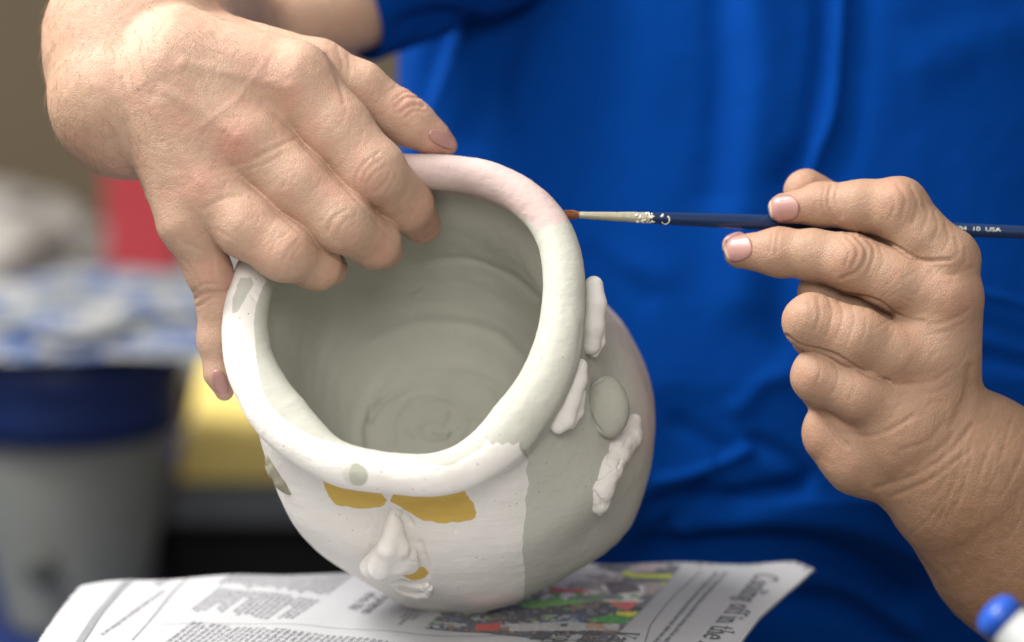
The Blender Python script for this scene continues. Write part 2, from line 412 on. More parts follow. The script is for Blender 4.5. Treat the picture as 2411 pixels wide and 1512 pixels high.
# throwing rings and wiped marks inside
spir = dep + thv / (2 * math.pi) * 46
w_in = np.clip((tagv - 17.2) / 1.0, 0, 1) * np.clip((23.5 - tagv) / 1.2, 0, 1)
ringamp = 0.55 + 0.45 * vnoise(np.stack([V[:, 0], V[:, 1], V[:, 2] * 0.2], -1), 150, 5)
disp += w_in * ringamp * (0.5 * np.sin((spir + 30 * vnoise(V, 200, 12)) / 62 * 2 * math.pi) + 0.12 * np.sin(spir / 21 * 2 * math.pi + 1) + 2.0 * vnoise(V * [1, 1, 0.6], 110, 6))
front = (Nn[:, 2] > 0.02)
def groove(lst, mask, nz=1.0):
    global disp
    for pts, w, a in lst:
        d = pdist(px, py, spl(pts, 6), w * 4); disp -= np.where(mask & front, a * gauss(d, w), 0)
fl = inn
for pts, w, a in [([(846,1050),(848,1000),(870,950),(907,897),(958,874),(1000,884),(1044,880),(1113,889),(1171,917),(1190,960)], 12, -5.5),
                  ([(870,1060),(862,1010),(880,965),(925,925),(960,912)], 5, 4), ([(872,992),(868,960)], 4, 4.5), ([(872,992),(895,955),(948,920)], 4, 5.5),
                  ([(960,870),(1000,895),(1050,880)], 22, 5), ([(925,1040),(925,990),(960,940),(1020,925),(1075,950),(1095,1000),(1070,1040)], 8, 3.5),
                  ([(985,1005),(1010,990),(1045,985)], 4, 4), ([(990,990),(985,1015),(1010,1032),(1050,1028)], 5, 4), ([(1040,1000),(1052,980),(1055,970)], 3.5, 5), ([(1015,1022),(1035,1026),(1055,1018)], 4, 5),
                  ([(1100,985),(1125,980),(1140,1000),(1125,1010)], 5, 3.5), ([(955,1015),(970,1028)], 4, 4), ([(905,940),(925,925)], 3, 3), ([(1000,940),(1060,935),(1110,960)], 9, 2.5),
                  ([(968,702),(980,692),(993,684)], 3, 5), ([(850,690),(780,760),(745,850)], 22, 2.5), ([(900,640),(1080,610),(1200,650),(1262,700)], 9, 3), ([(880,800),(1000,760),(1150,780),(1225,840)], 14, 3.5),
                  ([(1000,440),(1100,458),(1180,485),(1240,520)], 5, 3.0)]:
    groove([(pts, w, a * 1.7)], inn & (tagv > (18.2 if pts[0][1] > 560 else 16.6)))
exm = ext
groove([([(925,1208),(948,1212),(968,1235)], 5, 7), ([(862,1212),(872,1225),(866,1245)], 5, 4), ([(1068,1232),(1074,1250)], 4, 4),
        ([(990,1280),(1004,1320),(1006,1350)], 7, 6), ([(900,1210),(895,1240),(880,1290)], 10, 3.0)], exm)
# brow shelf: eye hollows under the lip, cheek and brow bumps
for cx, cy, r, a in ((850, 1182, 55, -5), (1030, 1205, 75, -7), (1030, 1245, 55, 4), (860, 1215, 40, 3), (960, 1395, 70, 7), (1100, 1300, 120, 4)):
    disp += np.where(exm & front, a * blob(px, py, cx, cy, r), 0)
# ragged clay edge of the foot
foot = np.exp(-((tagv - 3.7) / 0.45) ** 2) * np.clip(0.35 + vnoise(np.stack([thv * 60, thv * 0, tagv * 8], -1), 3, 8), 0, 1) * 9
disp += foot
# scratches along the lip
groove([([(572,700),(590,690),(600,705)], 3, 3), ([(578,850),(586,870)], 3, 4), ([(582,800),(580,830)], 4, 2), ([(1228,1050),(1246,1078)], 4, 5), ([(1372,760),(1352,880),(1300,990),(1250,1075)], 7, 3.0)], rimv | exm)
V = V + Nn * disp[:, None]
F = grid_faces(NR, NT, True)
if not FLIP: pass
px, py = topx(V)
white_poly = [(628,660),(612,690),(603,720),(597,760),(600,800),(604,850),(618,920),(640,962),(668,985),(705,1012),(750,1034),(800,1048),(870,1062),(960,1076),(1020,1092),(1048,1099),(1072,1092),(1100,1074),(1130,1057),(1147,1037),(1158,1048),(1170,1039),(1183,1048),(1196,1041),(1208,1050),(1222,1040),(1225,1062),(1238,1076),(1243,1086),(1238,1110),(1246,1138),(1236,1176),(1240,1200),(1232,1250),(1230,1300),(1236,1350),(1234,1400),(1228,1560),(380,1560),(380,560),(570,600)]
wsd = psd(px, py, white_poly)
back_white = np.where(inn & (tagv > 17.4), 60.0, wsd)
patch = psd(px, py, [(565,655),(590,652),(598,668),(585,690),(572,712),(558,735),(545,740),(548,700)])
white = np.where(rimv | ext, np.maximum(back_white, -patch * 0.8), back_white)
pink = psd(px, py, [(700,300),(1400,330),(1352,500),(1336,522),(1295,532),(1268,540),(1235,512),(1180,486),(1100,458),(1010,440),(960,415),(700,500)])
pink = np.where(ext & (tagv < 7), 60.0, pink)
pink = np.where(tagv > 17.3, 60, pink)
edged = np.minimum(pdist(px, py, [(1430,712),(1500,820),(1535,930),(1541,1050)]), 400)
blush = np.where(ext, gauss(edged, 38) * 0.9, 0) + np.where((tagv > 15.0) & (py < 480) & (tagv < 19), gauss(pdist(px, py, [(940,430),(1100,470),(1230,530)]), 40) * 0.35, 0)
gold = np.minimum.reduce([psd(px, py, [(760,1130),(766,1150),(773,1166),(783,1180),(791,1188),(803,1192),(818,1192),(835,1197),(858,1198),(880,1196),(896,1194),(905,1188),(907,1183),(911,1178),(904,1170),(890,1150)]),
                          psd(px, py, [(918,1180),(940,1192),(975,1214),(987,1221),(1000,1226),(1018,1228),(1032,1232),(1050,1233),(1064,1229),(1080,1231),(1098,1226),(1110,1226),(1119,1218),(1122,1206),(1117,1196),(1115,1184),(1106,1176),(1090,1150),(930,1150)]),
                          psd(px, py, [(944,1352),(975,1342),(988,1334),(996,1334),(1004,1341),(1010,1350),(1005,1356),(996,1362),(982,1366),(968,1366),(955,1360)])])
gold = np.where(ext & (tagv < 9.0), gold, 60)
spot = psd(px, py, spl([(838,1090),(855,1098),(866,1115),(862,1135),(848,1144),(830,1140),(822,1120),(826,1100)], 5, True))
halo = psd(px, py, spl([(825,1092),(850,1094),(855,1118),(836,1140),(818,1136),(806,1115)], 5, True))
spot = np.where(rimv | ext, spot, 60); halo = np.where(rimv | ext, halo, 60)
pot = thing('clay_head_pot', 'tilted unfired clay pot with a face, half coated in white slip', 'pot', (0, 0, 0))
low = toworld(V); ib = np.argmin(low[:, 2]); TABLE_Z = float(low[ib, 2]) + 0.0004
pot.location = Vector((float(low[ib, 0]), float(low[ib, 1]), TABLE_Z)); bpy.context.view_layer.update()
body = mk('vessel', low, F if not FLIP else F[:, ::-1], M_CLAY, pot, attrs={'white': ('FLOAT', white), 'pink': ('FLOAT', pink), 'gold': ('FLOAT', gold), 'spot': ('FLOAT', spot), 'halo': ('FLOAT', halo), 'blush': ('FLOAT', blush)})
sub = V.reshape(NR, NT, 3)[::3, ::4]; bvh = BVHTree.FromPolygons([Vector(v) for v in sub.reshape(-1, 3)], grid_faces(sub.shape[0], sub.shape[1], True).tolist())
def potz(x, y, default=-200):
    o = Vector((0, 0, D0P)); d = Vector(((x - W / 2) / D0P, -(y - H / 2) / D0P, -1)).normalized()
    h = bvh.ray_cast(o, d); return h[0].z if h[0] is not None else default
def PC(x, y, dz, r): return C(x, y, potz(x, y) + dz, r)
def lump(name, f, x0, x1, y0, y1, z0, z1, mat, parent, h=2.5, rough=0.0, label=None, grooves=(), seed=0, rs=12):
    a = c3(x0, y1, z0 * 0.5 + z1 * 0.5); b = c3(x1, y0, z0 * 0.5 + z1 * 0.5)
    Vv, Ff, nn = surfnet(f, (a[0], a[1], z0), (b[0], b[1], z1), h, 4)
    d = rough * vnoise(Vv, rs, seed) + rough * 0.3 * vnoise(Vv, rs / 3, seed + 1)
    qx, qy = topx(Vv)
    for pts, w, am in grooves: d -= am * gauss(pdist(qx, qy, spl(pts, 5)), w)
    return mk(name, toworld(Vv + nn * d[:, None]), Ff, mat, parent, label=label)
# nose
zN = potz(915, 1290)
def P3(x, y, dz): return c3(x, y, potz(x, y) + dz).astype(np.float32)
nT, nL, nR, nK = P3(924, 1216, 22), P3(842, 1352, 12), P3(994, 1342, 6), P3(903, 1356, 205)
ncen = (nT + nL + nR + nK) / 4
def plane(a, b, c, push=0.0):
    n = np.cross(b - a, c - a); n /= np.linalg.norm(n)
    if (ncen - a) @ n > 0: n = -n
    return n.astype(np.float32), float(a @ n) + push
npl = [plane(nT, nL, nK), plane(nT, nK, nR), plane(nL, nR, nK), plane(nT, nL, nR, 34)]
def smax(a, b, k): return -smin(-a, -b, k)
nose_br = [PC(930, 1213, 4, 13), PC(922, 1245, 38, 17), PC(910, 1292, 95, 21), PC(893, 1338, 130, 27)]
nose_fl = [PC(930, 1250, 30, 16), PC(936, 1290, 52, 26), PC(940, 1322, 50, 30)]
nose_la = [PC(905, 1290, 50, 18), PC(874, 1336, 75, 27)]
nose_al = [PC(960, 1308, 22, 23), PC(966, 1328, 24, 22)]
def f_nose(P):
    d = None
    for n, o in npl: e = P @ n - o; d = e if d is None else smax(d, e, 20)
    d = smin(d, chain(P, nose_br, 12), 24); d = smin(d, chain(P, nose_la, 12), 22); d = smin(d, chain(P, nose_fl, 12), 22); return smin(d, chain(P, nose_al, 8), 20)
lump('nose', f_nose, 820, 1020, 1180, 1400, zN - 330, zN + 150, M_WCLAY, pot, 2.5, 0.5, grooves=[([(950,1314),(960,1322),(976,1324)], 3.5, 3), ([(935,1212),(950,1222),(958,1236)], 4, 5)], seed=3, rs=40)
zM = potz(970, 1385)
l1 = [PC(925, 1374, 4, 7), PC(948, 1371, 12, 9), PC(972, 1378, 14, 10), PC(996, 1384, 12, 9), PC(1006, 1377, 8, 7)]
l2 = [PC(935, 1388, 4, 5), PC(958, 1397, 10, 7), PC(985, 1401, 12, 9), PC(1004, 1397, 14, 11), PC(1012, 1384, 12, 9)]
lump('lips', lambda P: smin(chain(P, l1, 5), chain(P, l2, 5), 2), 900, 1040, 1350, 1420, zM - 170, zM + 120, M_WCLAY, pot, 1.8, 0.6, seed=5, grooves=[([(940,1380),(970,1388),(998,1392)], 3, 3)])
# ear pieces at the right
za = -50
a1 = [C(1398, 672, za + 14, 22), C(1402, 715, za + 20, 25), C(1396, 770, za + 20, 26), C(1391, 812, za + 12, 23)]
a2 = [C(1412, 760, za - 4, 14), C(1410, 805, za - 6, 15), C(1400, 832, za - 8, 10)]
lump('ear_coil', lambda P: smin(chain(P, a1, 10), chain(P, a2, 6), 4), 1350, 1450, 630, 860, za - 140, za + 120, M_WCLAY, pot, 2.5, 0.6, label='upper white clay coil of the ear', seed=11, rs=34)
b1 = [PC(1366, 862, 44, 18), PC(1360, 895, 48, 22), PC(1344, 940, 48, 23), PC(1329, 985, 44, 25), PC(1315, 1002, 30, 20)]
b2 = [PC(1368, 925, 26, 12), PC(1358, 970, 26, 16), PC(1344, 998, 20, 13)]
zb = potz(1345, 940)
lump('ear_coil', lambda P: smin(chain(P, b1, 10), chain(P, b2, 6), 5), 1280, 1400, 830, 1040, zb - 220, zb + 220, M_WCLAY, pot, 2.5, 0.6, label='lower white clay coil of the ear', seed=13, rs=30)
zl = potz(1430, 958)
ec = c3(1431, 958, zl + 50).astype(np.float32)
lump('ear_lobe', lambda P: ell(P, (ec, 0), 52, 74, 46, 0.12), 1360, 1500, 870, 1050, zl - 160, zl + 160, M_GCLAY, pot, 2.5, 1.6, seed=17, rs=30, grooves=[([(1400,905),(1408,900),(1420,893)], 3, 3), ([(1388,975),(1400,1000),(1415,1015)], 4, 4)])
e_ = [PC(1495, 990, 24, 16), PC(1484, 1025, 26, 32), PC(1456, 1065, 24, 33), PC(1436, 1108, 22, 33), PC(1420, 1150, 20, 31), PC(1414, 1186, 16, 23), PC(1413, 1206, 8, 8)]
def f_strip(P): return chain(P, e_, 8)
ze = potz(1440, 1100)
nrm_off = 17
e_ = [(a - np.array([0.35, 0, 0.94], np.float32) * min(12.0, r * 0.4), r) for a, r in e_]
lump('ear_strip', f_strip, 1370, 1530, 960, 1225, ze - 260, ze + 240, M_WCLAY, pot, 2.5, 2.2, label='ragged flattened white clay strip below the ear', seed=19, rs=18,
     grooves=[([(1432,1060),(1428,1085),(1437,1095)], 2.5, 5), ([(1400,1130),(1430,1118),(1445,1108)], 2, 4), ([(1455,1100),(1462,1085)], 3, 5), ([(1398,1160),(1408,1175)], 4, 6), ([(1412,1178),(1418,1192)], 3, 6), ([(1470,1050),(1480,1030)], 3, 4)])
c_ = [C(634, 1082, -10, 10), C(645, 1108, -10, 15), C(664, 1136, -12, 15), C(684, 1160, -16, 9)]
zc = potz(665, 1140, -40)
c_ = [C(634, 1082, zc, 12), C(645, 1108, zc, 16), C(664, 1136, zc, 16), C(682, 1158, zc, 9)]
lump('ear_lobe', lambda P: chain(P, c_, 8), 600, 710, 1050, 1185, zc - 120, zc + 120, M_OLIVE, pot, 2.5, 2.2, label='small grey clay lump at the far left of the face', seed=23, rs=14)

# ================================================================ PERSON
person = thing('person', 'person in a blue t-shirt steadying the clay pot and holding a fine brush', 'person', toworld(c3(1600, 1700, -2200)))
# ---- hand on the pot
wr = C(305, 232, -165, 190)
arm = [C(1150, -176, -1540, 80), C(830, 0, -1330, 106), C(560, 80, -1250, 135), C(520, 90, -1240, 150)]
fore = [C(520, 90, -1240, 150), C(385, 20, -650, 205), C(330, 100, -260, 214), wr]
metas = [[C(420, 150, -90, 135), C(690, 190, -55, 92)], [C(410, 185, -80, 140), C(585, 325, -28, 92)], [C(400, 220, -80, 135), C(490, 440, -25, 82)], [C(402, 275, -78, 128), C(445, 520, -42, 70)]]
LI = [C(690, 192, -55, 92), C(790, 300, -40, 80), C(880, 402, -30, 74), C(955, 480, -160, 62), C(992, 528, -290, 46)]
LM = [C(585, 325, -28, 90), C(695, 430, -10, 77), C(803, 522, -5, 70), C(880, 570, -120, 60), C(905, 590, -230, 45)]
LR = [C(490, 440, -25, 82), C(580, 530, 5, 76), C(668, 592, 15, 69), C(745, 625, -70, 55), C(775, 632, -170, 43)]
LP = [C(445, 520, -45, 70), C(492, 640, -85, 52), C(508, 705, -110, 44), C(506, 800, -125, 40), C(516, 880, -130, 32), C(528, 922, -130, 22)]
LT = [C(480, 130, -170, 110), C(745, 165, -150, 72), C(850, 205, -160, 58), C(935, 268, -175, 55), C(975, 295, -180, 52), C(1020, 325, -185, 38), C(1052, 344, -190, 25)]
def f_left(P):
    palm = smin(chain(P, fore, 60), chain(P, arm, 60), 50)
    hand = None
    for mt in metas:
        e = cone(P, mt[0], mt[1]); hand = e if hand is None else smin(hand, e, 42)
    palm = smin(palm, hand, 18)
    palm = smin(palm, cone(P, C(400, 300, -200, 110), C(620, 330, -190, 90)), 40)
    out = None
    for F_, k, kk in ((LI, 34, 5), (LM, 30, 5), (LR, 26, 5), (LP, 34, 5), (LT, 26, 6)):
        d = smin(palm, chain(P, F_, 22), k); out = d if out is None else smin(out, d, kk)
    return out
LW = [([(842,452),(838,420),(858,385),(892,360)], 4, 2.6), ([(862,458),(866,430),(886,405),(908,392)], 3.5, 2.4), ([(882,452),(904,432),(916,410)], 3.5, 2.2), ([(852,430),(868,395),(898,375)], 3, 1.8), ([(872,400),(890,385)], 3, 2),
      ([(772,548),(784,515),(818,493)], 4, 2.2), ([(793,552),(808,526),(838,508)], 3.5, 2), ([(758,525),(775,498),(802,478)], 3.5, 1.6), ([(812,545),(838,525)], 3, 1.8),
      ([(640,592),(652,566),(672,552)], 4, 1.6), ([(690,605),(706,580)], 3.5, 1.8), ([(665,615),(680,590),(700,565)], 3, 1.3),
      ([(932,252),(952,232),(985,232)], 4, 3), ([(942,266),(965,250),(996,252)], 4, 3.2), ([(925,238),(950,220),(975,220)], 3.5, 2.2), ([(955,275),(975,262),(1000,265)], 3.5, 2.4), ([(905,225),(925,208),(945,205)], 3.5, 1.5),
      ([(770,128),(784,155),(800,200),(812,242)], 6, 3.2), ([(795,112),(806,150),(804,180)], 4, 1.0), ([(820,130),(824,160),(819,195)], 4, 1.0),
      ([(452,708),(478,692),(518,690),(538,684)], 5, 5), ([(466,722),(500,702),(532,704)], 4, 3.4), ([(455,690),(478,670),(512,668)], 4, 2.6), ([(430,610),(455,640),(470,675)], 4, 1.6), ([(462,600),(480,640),(488,670)], 4, 1.6), ([(500,600),(505,640),(500,670)], 4, 1.5), ([(440,575),(475,590),(520,592)], 4, 1.3),
      ([(600,372),(640,352),(690,330)], 6, 2.4), ([(620,390),(665,362)], 5, 1.5), ([(480,492),(520,470),(572,460)], 6, 2.2), ([(500,400),(560,390),(610,375)], 7, 1.2), ([(515,415),(575,402),(630,385)], 5, 1.0), ([(540,560),(500,540),(470,560)], 5, 1.0),
      ([(264,330),(285,385),(325,446)], 12, 5), ([(530,10),(570,40),(620,70)], 6, 1.2), ([(215,100),(190,180),(195,260)], 18, 1.4), ([(300,130),(330,240),(380,330)], 20, 1.2),
      ([(975,570),(1005,560),(1030,540)], 3, 2.2), ([(695,325),(760,390),(830,462),(900,542),(952,588)], 4, 2.5), ([(590,465),(640,490),(720,560),(820,622)], 4, 2.5)]
for i in range(70):
    x0 = 330 + rng.random() * 330; y0 = 130 + rng.random() * 330; L_ = 18 + rng.random() * 40; an = rng.normal() * 0.5 + (2.3 if rng.random() < 0.5 else 0.5)
    LW.append(([(x0, y0), (x0 + L_ * .5 * math.cos(an) + rng.normal() * 4, y0 + L_ * .5 * math.sin(an) + rng.normal() * 4), (x0 + L_ * math.cos(an), y0 + L_ * math.sin(an))], 3.5, 0.6))
for cx_, cy_, an in [(790 + 40 * k, 300 + 48 * k, 2.2) for k in range(4)] + [(690 + 44 * k, 430 + 36 * k, 2.25) for k in range(4)] + [(580 + 45 * k, 520 + 32 * k, 2.2) for k in range(3)] + [(860 + 45 * k, 200 + 38 * k, 2.1) for k in range(3)]:
    for j in range(3):
        x0 = cx_ + rng.normal() * 16; y0 = cy_ + rng.normal() * 16; L_ = 26 + rng.random() * 30; a2 = an + rng.normal() * 0.15
        LW.append(([(x0 - L_ * .5 * math.cos(a2), y0 - L_ * .5 * math.sin(a2)), (x0 + 3, y0 + 2), (x0 + L_ * .5 * math.cos(a2), y0 + L_ * .5 * math.sin(a2))], 3.0, 0.8))
LW = [(p, w, a * (0.75 if a > 1.3 else 1.0)) for p, w, a in LW]
LW += [([(680,205),(540,170),(430,150)], 13, -2.2), ([(555,320),(460,255),(385,210)], 13, -2.2), ([(470,430),(410,340),(370,270)], 12, -2.0), ([(620,150),(560,230),(470,300)], 7, -1.2), ([(470,200),(500,280),(540,370)], 6, -1.0)]
RW = []
def skin_detail(V, nn, wr_, bumps, seed):
    qx, qy = topx(V); fr = nn[:, 2] > 0.02
    d = 1.3 * vnoise(V, 55, seed) + 0.7 * vnoise(V, 24, seed + 1) + 0.28 * vnoise(V, 9, seed + 2)
    for pts, w, a in wr_:
        jit = 2.0 * vnoise(V, 20, seed + 3) if False else 0
        d -= np.where(fr, a * gauss(pdist(qx, qy, spl(pts, 6), w * 4), w), 0)
        d += np.where(fr, 0.10 * a * gauss(pdist(qx, qy, spl(pts, 6), w * 6) - w * 2.0, w), 0)
    for cx, cy, r, a in bumps: d += np.where(fr, a * blob(qx, qy, cx, cy, r), 0)
    return V + nn * d[:, None], qx, qy
a = c3(60, 1000, -500); b = c3(1150, -140, 100)
LB = (-1420, -330, -1560), (60, 940, 200)
Vl, Fl, nl_ = surfnet(f_left, LB[0], LB[1], 4.5, 4)
Vl, qx, qy = skin_detail(Vl, nl_, LW, [(690, 200, 60, 5), (560, 320, 55, 4), (480, 430, 50, 3), (430, 510, 40, 3), (880, 405, 45, 3), (800, 520, 42, 3), (668, 590, 40, 3), (965, 242, 32, 4), (1020, 330, 40, -3), (640, 250, 60, -3), (560, 270, 60, 1), (530, 390, 40, -2)], 31)
redl = sum(a * blob(qx, qy, x, y, r) for x, y, r, a in ((550, 335, 55, 1.0), (690, 215, 50, .5), (465, 430, 45, .7), (415, 285, 40, .5), (870, 420, 45, .45), (960, 250, 45, .6), (1040, 330, 45, .8), (1010, 540, 50, .7), (905, 600, 40, .5), (660, 590, 45, .3), (790, 640, 30, .4), (510, 910, 30, .6), (520, 650, 60, .4)))
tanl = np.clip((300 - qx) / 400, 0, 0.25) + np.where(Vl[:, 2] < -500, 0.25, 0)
# ---- hand with the brush
RI = [C(1846, 490, -142, 35), C(1935, 482, -122, 50), C(2030, 485, -85, 60), C(2115, 492, -60, 71), C(2174, 560, -45, 66), C(2230, 612, -45, 75)]
RM = [C(1744, 593, -150, 40), C(1832, 594, -120, 56), C(1915, 600, -90, 58), C(2005, 618, -55, 66), C(2110, 662, -40, 71), C(2232, 700, -35, 80)]
RR = [C(1955, 830, -165, 48), C(1915, 790, -110, 50), C(1910, 757, -30, 64), C(2020, 798, -5, 71), C(2110, 838, -20, 74), C(2195, 850, -45, 85)]
RP = [C(1965, 930, -170, 45), C(1935, 915, -120, 48), C(1930, 886, -48, 65), C(2030, 925, -25, 71), C(2135, 970, -55, 85)]
RT = [C(1898, 452, -262, 54), C(1975, 505, -275, 58), C(2100, 640, -250, 66), C(2120, 850, -210, 85)]
def f_right(P):
    w = C(2150, 1010, -105, 158)
    palm = chain(P, [w, C(2290, 1130, -150, 195), C(2430, 1260, -230, 245), C(2750, 1520, -500, 290)], 60)
    hand = None
    for B_ in (C(2226, 614, -50, 75), C(2228, 705, -45, 80), C(2190, 850, -55, 88), C(2125, 975, -70, 88)):
        e = cone(P, C(2165, 985, -105, 135), B_); hand = e if hand is None else smin(hand, e, 35)
    palm = smin(palm, hand, 30)
    palm = smin(palm, chain(P, [C(1972, 1020, -130, 82), C(2030, 1070, -125, 92), C(2120, 1090, -130, 110)], 30), 22)
    palm = smin(palm, chain(P, [C(1990, 880, -210, 60), C(2120, 960, -170, 95)], 30), 20)
    palm = smin(palm, chain(P, [C(1925, 688, -165, 46), C(2060, 740, -150, 64), C(2150, 850, -130, 80)], 20), 16)
    out = None
    for F_, k, kk in ((RI, 26, 4), (RM, 24, 4), (RR, 26, 4), (RP, 26, 4), (RT, 20, 4)):
        d = smin(palm, chain(P, F_, 20), k); out = d if out is None else smin(out, d, kk)
    return out
RW = [([(1958,436),(1950,478),(1966,520)], 4, 2.6), ([(1976,432),(1968,470),(1982,512)], 3.5, 2.2), ([(1942,440),(1936,478),(1946,515)], 3, 1.4),
      ([(2112,436),(2132,470),(2120,515)], 4, 1.8), ([(2092,440),(2106,475),(2098,510)], 3.5, 1.5), ([(2142,440),(2160,480),(2148,528)], 4, 1.6), ([(2172,470),(2184,505),(2172,540)], 4, 1.4), ([(2200,500),(2208,535),(2195,570)], 4, 1.4), ([(2225,530),(2235,560),(2222,590)], 4, 1.3), ([(2250,560),(2258,590),(2240,612)], 4, 1.4), ([(2272,585),(2275,612),(2255,632)], 4, 1.2),
      ([(2012,553),(2040,592),(2024,634),(1980,656)], 4.5, 3), ([(1996,560),(2020,590),(2006,628)], 4, 2.4), ([(2026,550),(2058,590),(2042,642)], 4, 2.0), ([(1980,566),(2000,592),(1990,625)], 4, 1.6), ([(2070,580),(2080,610),(2066,650)], 4, 1.0),
      ([(1868,464),(1882,488),(1874,516)], 2.5, 2.2), ([(1752,553),(1768,575),(1757,606)], 2.5, 2.2), ([(1820,546),(1812,592)], 4, 1.6), ([(1832,546),(1826,598)], 3.5, 1.4),
      ([(1905,712),(1912,745)], 4, 1.3), ([(1925,700),(1930,740),(1918,780)], 4, 1.6), ([(1948,698),(1960,738),(1945,790)], 4, 1.8), ([(1972,700),(1985,745),(1968,800)], 4, 1.5), ([(2000,702),(2012,750),(1995,808)], 4, 1.2), ([(2035,712),(2040,760),(2025,815)], 4, 1.0),
      ([(1920,830),(1932,870),(1920,910)], 4, 1.2), ([(1960,845),(1975,885),(1960,925)], 4, 1.2), ([(2000,865),(2015,905),(1998,940)], 4, 1.0),
      ([(2190,640),(2230,650),(2290,630)], 5, 1.6), ([(2165,765),(2220,760),(2280,730)], 5, 1.4), ([(2180,790),(2230,780),(2270,760)], 4, 1.0), ([(2130,905),(2190,900),(2240,870)], 5, 1.4), ([(2140,925),(2200,925),(2250,900)], 4, 1.0),
      ([(1952,998),(1975,1028),(1994,1050)], 6, 5), ([(1985,1018),(2040,1028),(2095,1012),(2150,980)], 6, 3.0), ([(2060,1150),(2150,1120),(2230,1070),(2290,1000)], 7, 2.6), ([(2100,1170),(2190,1130),(2270,1070)], 6, 1.8), ([(2160,1100),(2230,1040),(2280,960),(2292,900)], 8, 2.4), ([(2120,1060),(2180,1040),(2230,990)], 6, 1.4), ([(2285,865),(2275,930),(2240,1000)], 9, 4), ([(1852,790),(1885,813),(1960,833),(2040,880),(2092,897)], 4, 6), ([(1980,690),(2060,706),(2120,746),(2175,757)], 4, 5), ([(1990,546),(2090,571),(2160,611),(2235,612)], 4, 5)]
for i in range(26):
    x0 = 2060 + rng.random() * 200; y0 = 640 + rng.random() * 400; L_ = 30 + rng.random() * 50; an = -0.6 + rng.normal() * 0.5
    RW.append(([(x0, y0), (x0 + L_ * .5 * math.cos(an) + rng.normal() * 5, y0 + L_ * .5 * math.sin(an) + rng.normal() * 5), (x0 + L_ * math.cos(an), y0 + L_ * math.sin(an))], 3.5, 0.7))
for i in range(34):
    x0 = 2230 + rng.random() * 200; y0 = 900 + rng.random() * 300; L_ = 50 + rng.random() * 90; an = 1.95 + rng.normal() * 0.15
    RW.append(([(x0, y0), (x0 + L_ * .5 * math.cos(an) + rng.normal() * 5, y0 + L_ * .5 * math.sin(an) + rng.normal() * 5), (x0 + L_ * math.cos(an), y0 + L_ * math.sin(an))], 4, 0.8))
Vr, Fr, nr_ = surfnet(f_right, (440, -1150, -820), (1650, 420, 110), 4.5, 4)
Vr, rx, ry = skin_detail(Vr, nr_, RW, [(2110, 460, 45, 4), (2000, 600, 40, 4), (1905, 745, 40, 4), (2235, 610, 40, 4), (2240, 705, 45, 5), (2170, 850, 45, 3), (2110, 960, 45, 3), (1925, 880, 35, 3), (2060, 480, 35, -3), (1925, 500, 30, -2)], 61)
redr = sum(a * blob(rx, ry, x, y, r) for x, y, r, a in ((2105, 460, 45, .7), (2250, 720, 50, .8), (1995, 610, 45, .5), (1950, 745, 45, .4), (1830, 500, 50, .7), (1730, 600, 50, .7), (1910, 890, 45, .5), (2170, 930, 70, .5), (1940, 1040, 60, .6), (1905, 420, 50, .5), (2110, 645, 14, 1.2)))
shade_r = 0.45 * np.clip((ry - 800) / 400, 0, 1) * np.clip((rx - 1900) / 400, 0, 1) + 0.60  # shade on the brush hand painted into its skin colour, deeper towards the forearm
def hairs(Vv, nn, qx, qy, sel, n, dir2, seed):
    r_ = np.random.default_rng(seed); ids = r_.choice(np.flatnonzero(sel), n); VV_, FF_ = [], []
    for i in ids:
        p = Vv[i]; nrm = nn[i]; a = dir2(qx[i], qy[i]) + r_.normal() * 0.35
        t = np.array([math.cos(a), -math.sin(a), 0]); t = t - nrm * (t @ nrm); t /= np.linalg.norm(t) + 1e-6
        L_ = 22 + 26 * r_.random(); sd = np.cross(t, nrm); cv = r_.normal() * 0.25; b0 = len(VV_)
        for k in range(4):
            u_ = k / 3; c_ = p + t * L_ * u_ + sd * cv * L_ * u_ * u_ + nrm * (L_ * (0.30 * u_ - 0.12 * u_ * u_)); w_ = 0.36 * (1 - 0.75 * u_)
            VV_ += [c_ + sd * w_, c_ - sd * w_ * .5 + nrm * w_ * .8, c_ - sd * w_ * .5 - nrm * w_ * .8]
        for k in range(3):
            for m in range(3): FF_.append((b0 + k * 3 + m, b0 + k * 3 + (m + 1) % 3, b0 + k * 3 + 3 + (m + 1) % 3, b0 + k * 3 + 3 + m))
    return np.array(VV_), FF_
M_HAIR = simple('arm_hair', (0.30, 0.19, 0.11), 0.5, 0.4, 0.2, 200)
sel = (nl_[:, 2] > -0.15) & (qx < 360) & (qy < 400) & (qy > -150) & (Vl[:, 2] > -700)
hv, hf = hairs(Vl, nl_, qx, qy, sel, 520, lambda x, y: 1.75 if x < 230 else 1.2, 5)
sel = (nl_[:, 2] > 0.1) & (qx > 330) & (qx < 560) & (qy < 150) & (qy > -100) & (Vl[:, 2] > -400)
hv2, hf2 = hairs(Vl, nl_, qx, qy, sel, 110, lambda x, y: 0.9, 6)
hf = hf + [tuple(i + len(hv) for i in f) for f in hf2]; hv = np.vstack([hv, hv2])
mk('arm_hair', toworld(hv), hf, M_HAIR, person, kind='stuff')
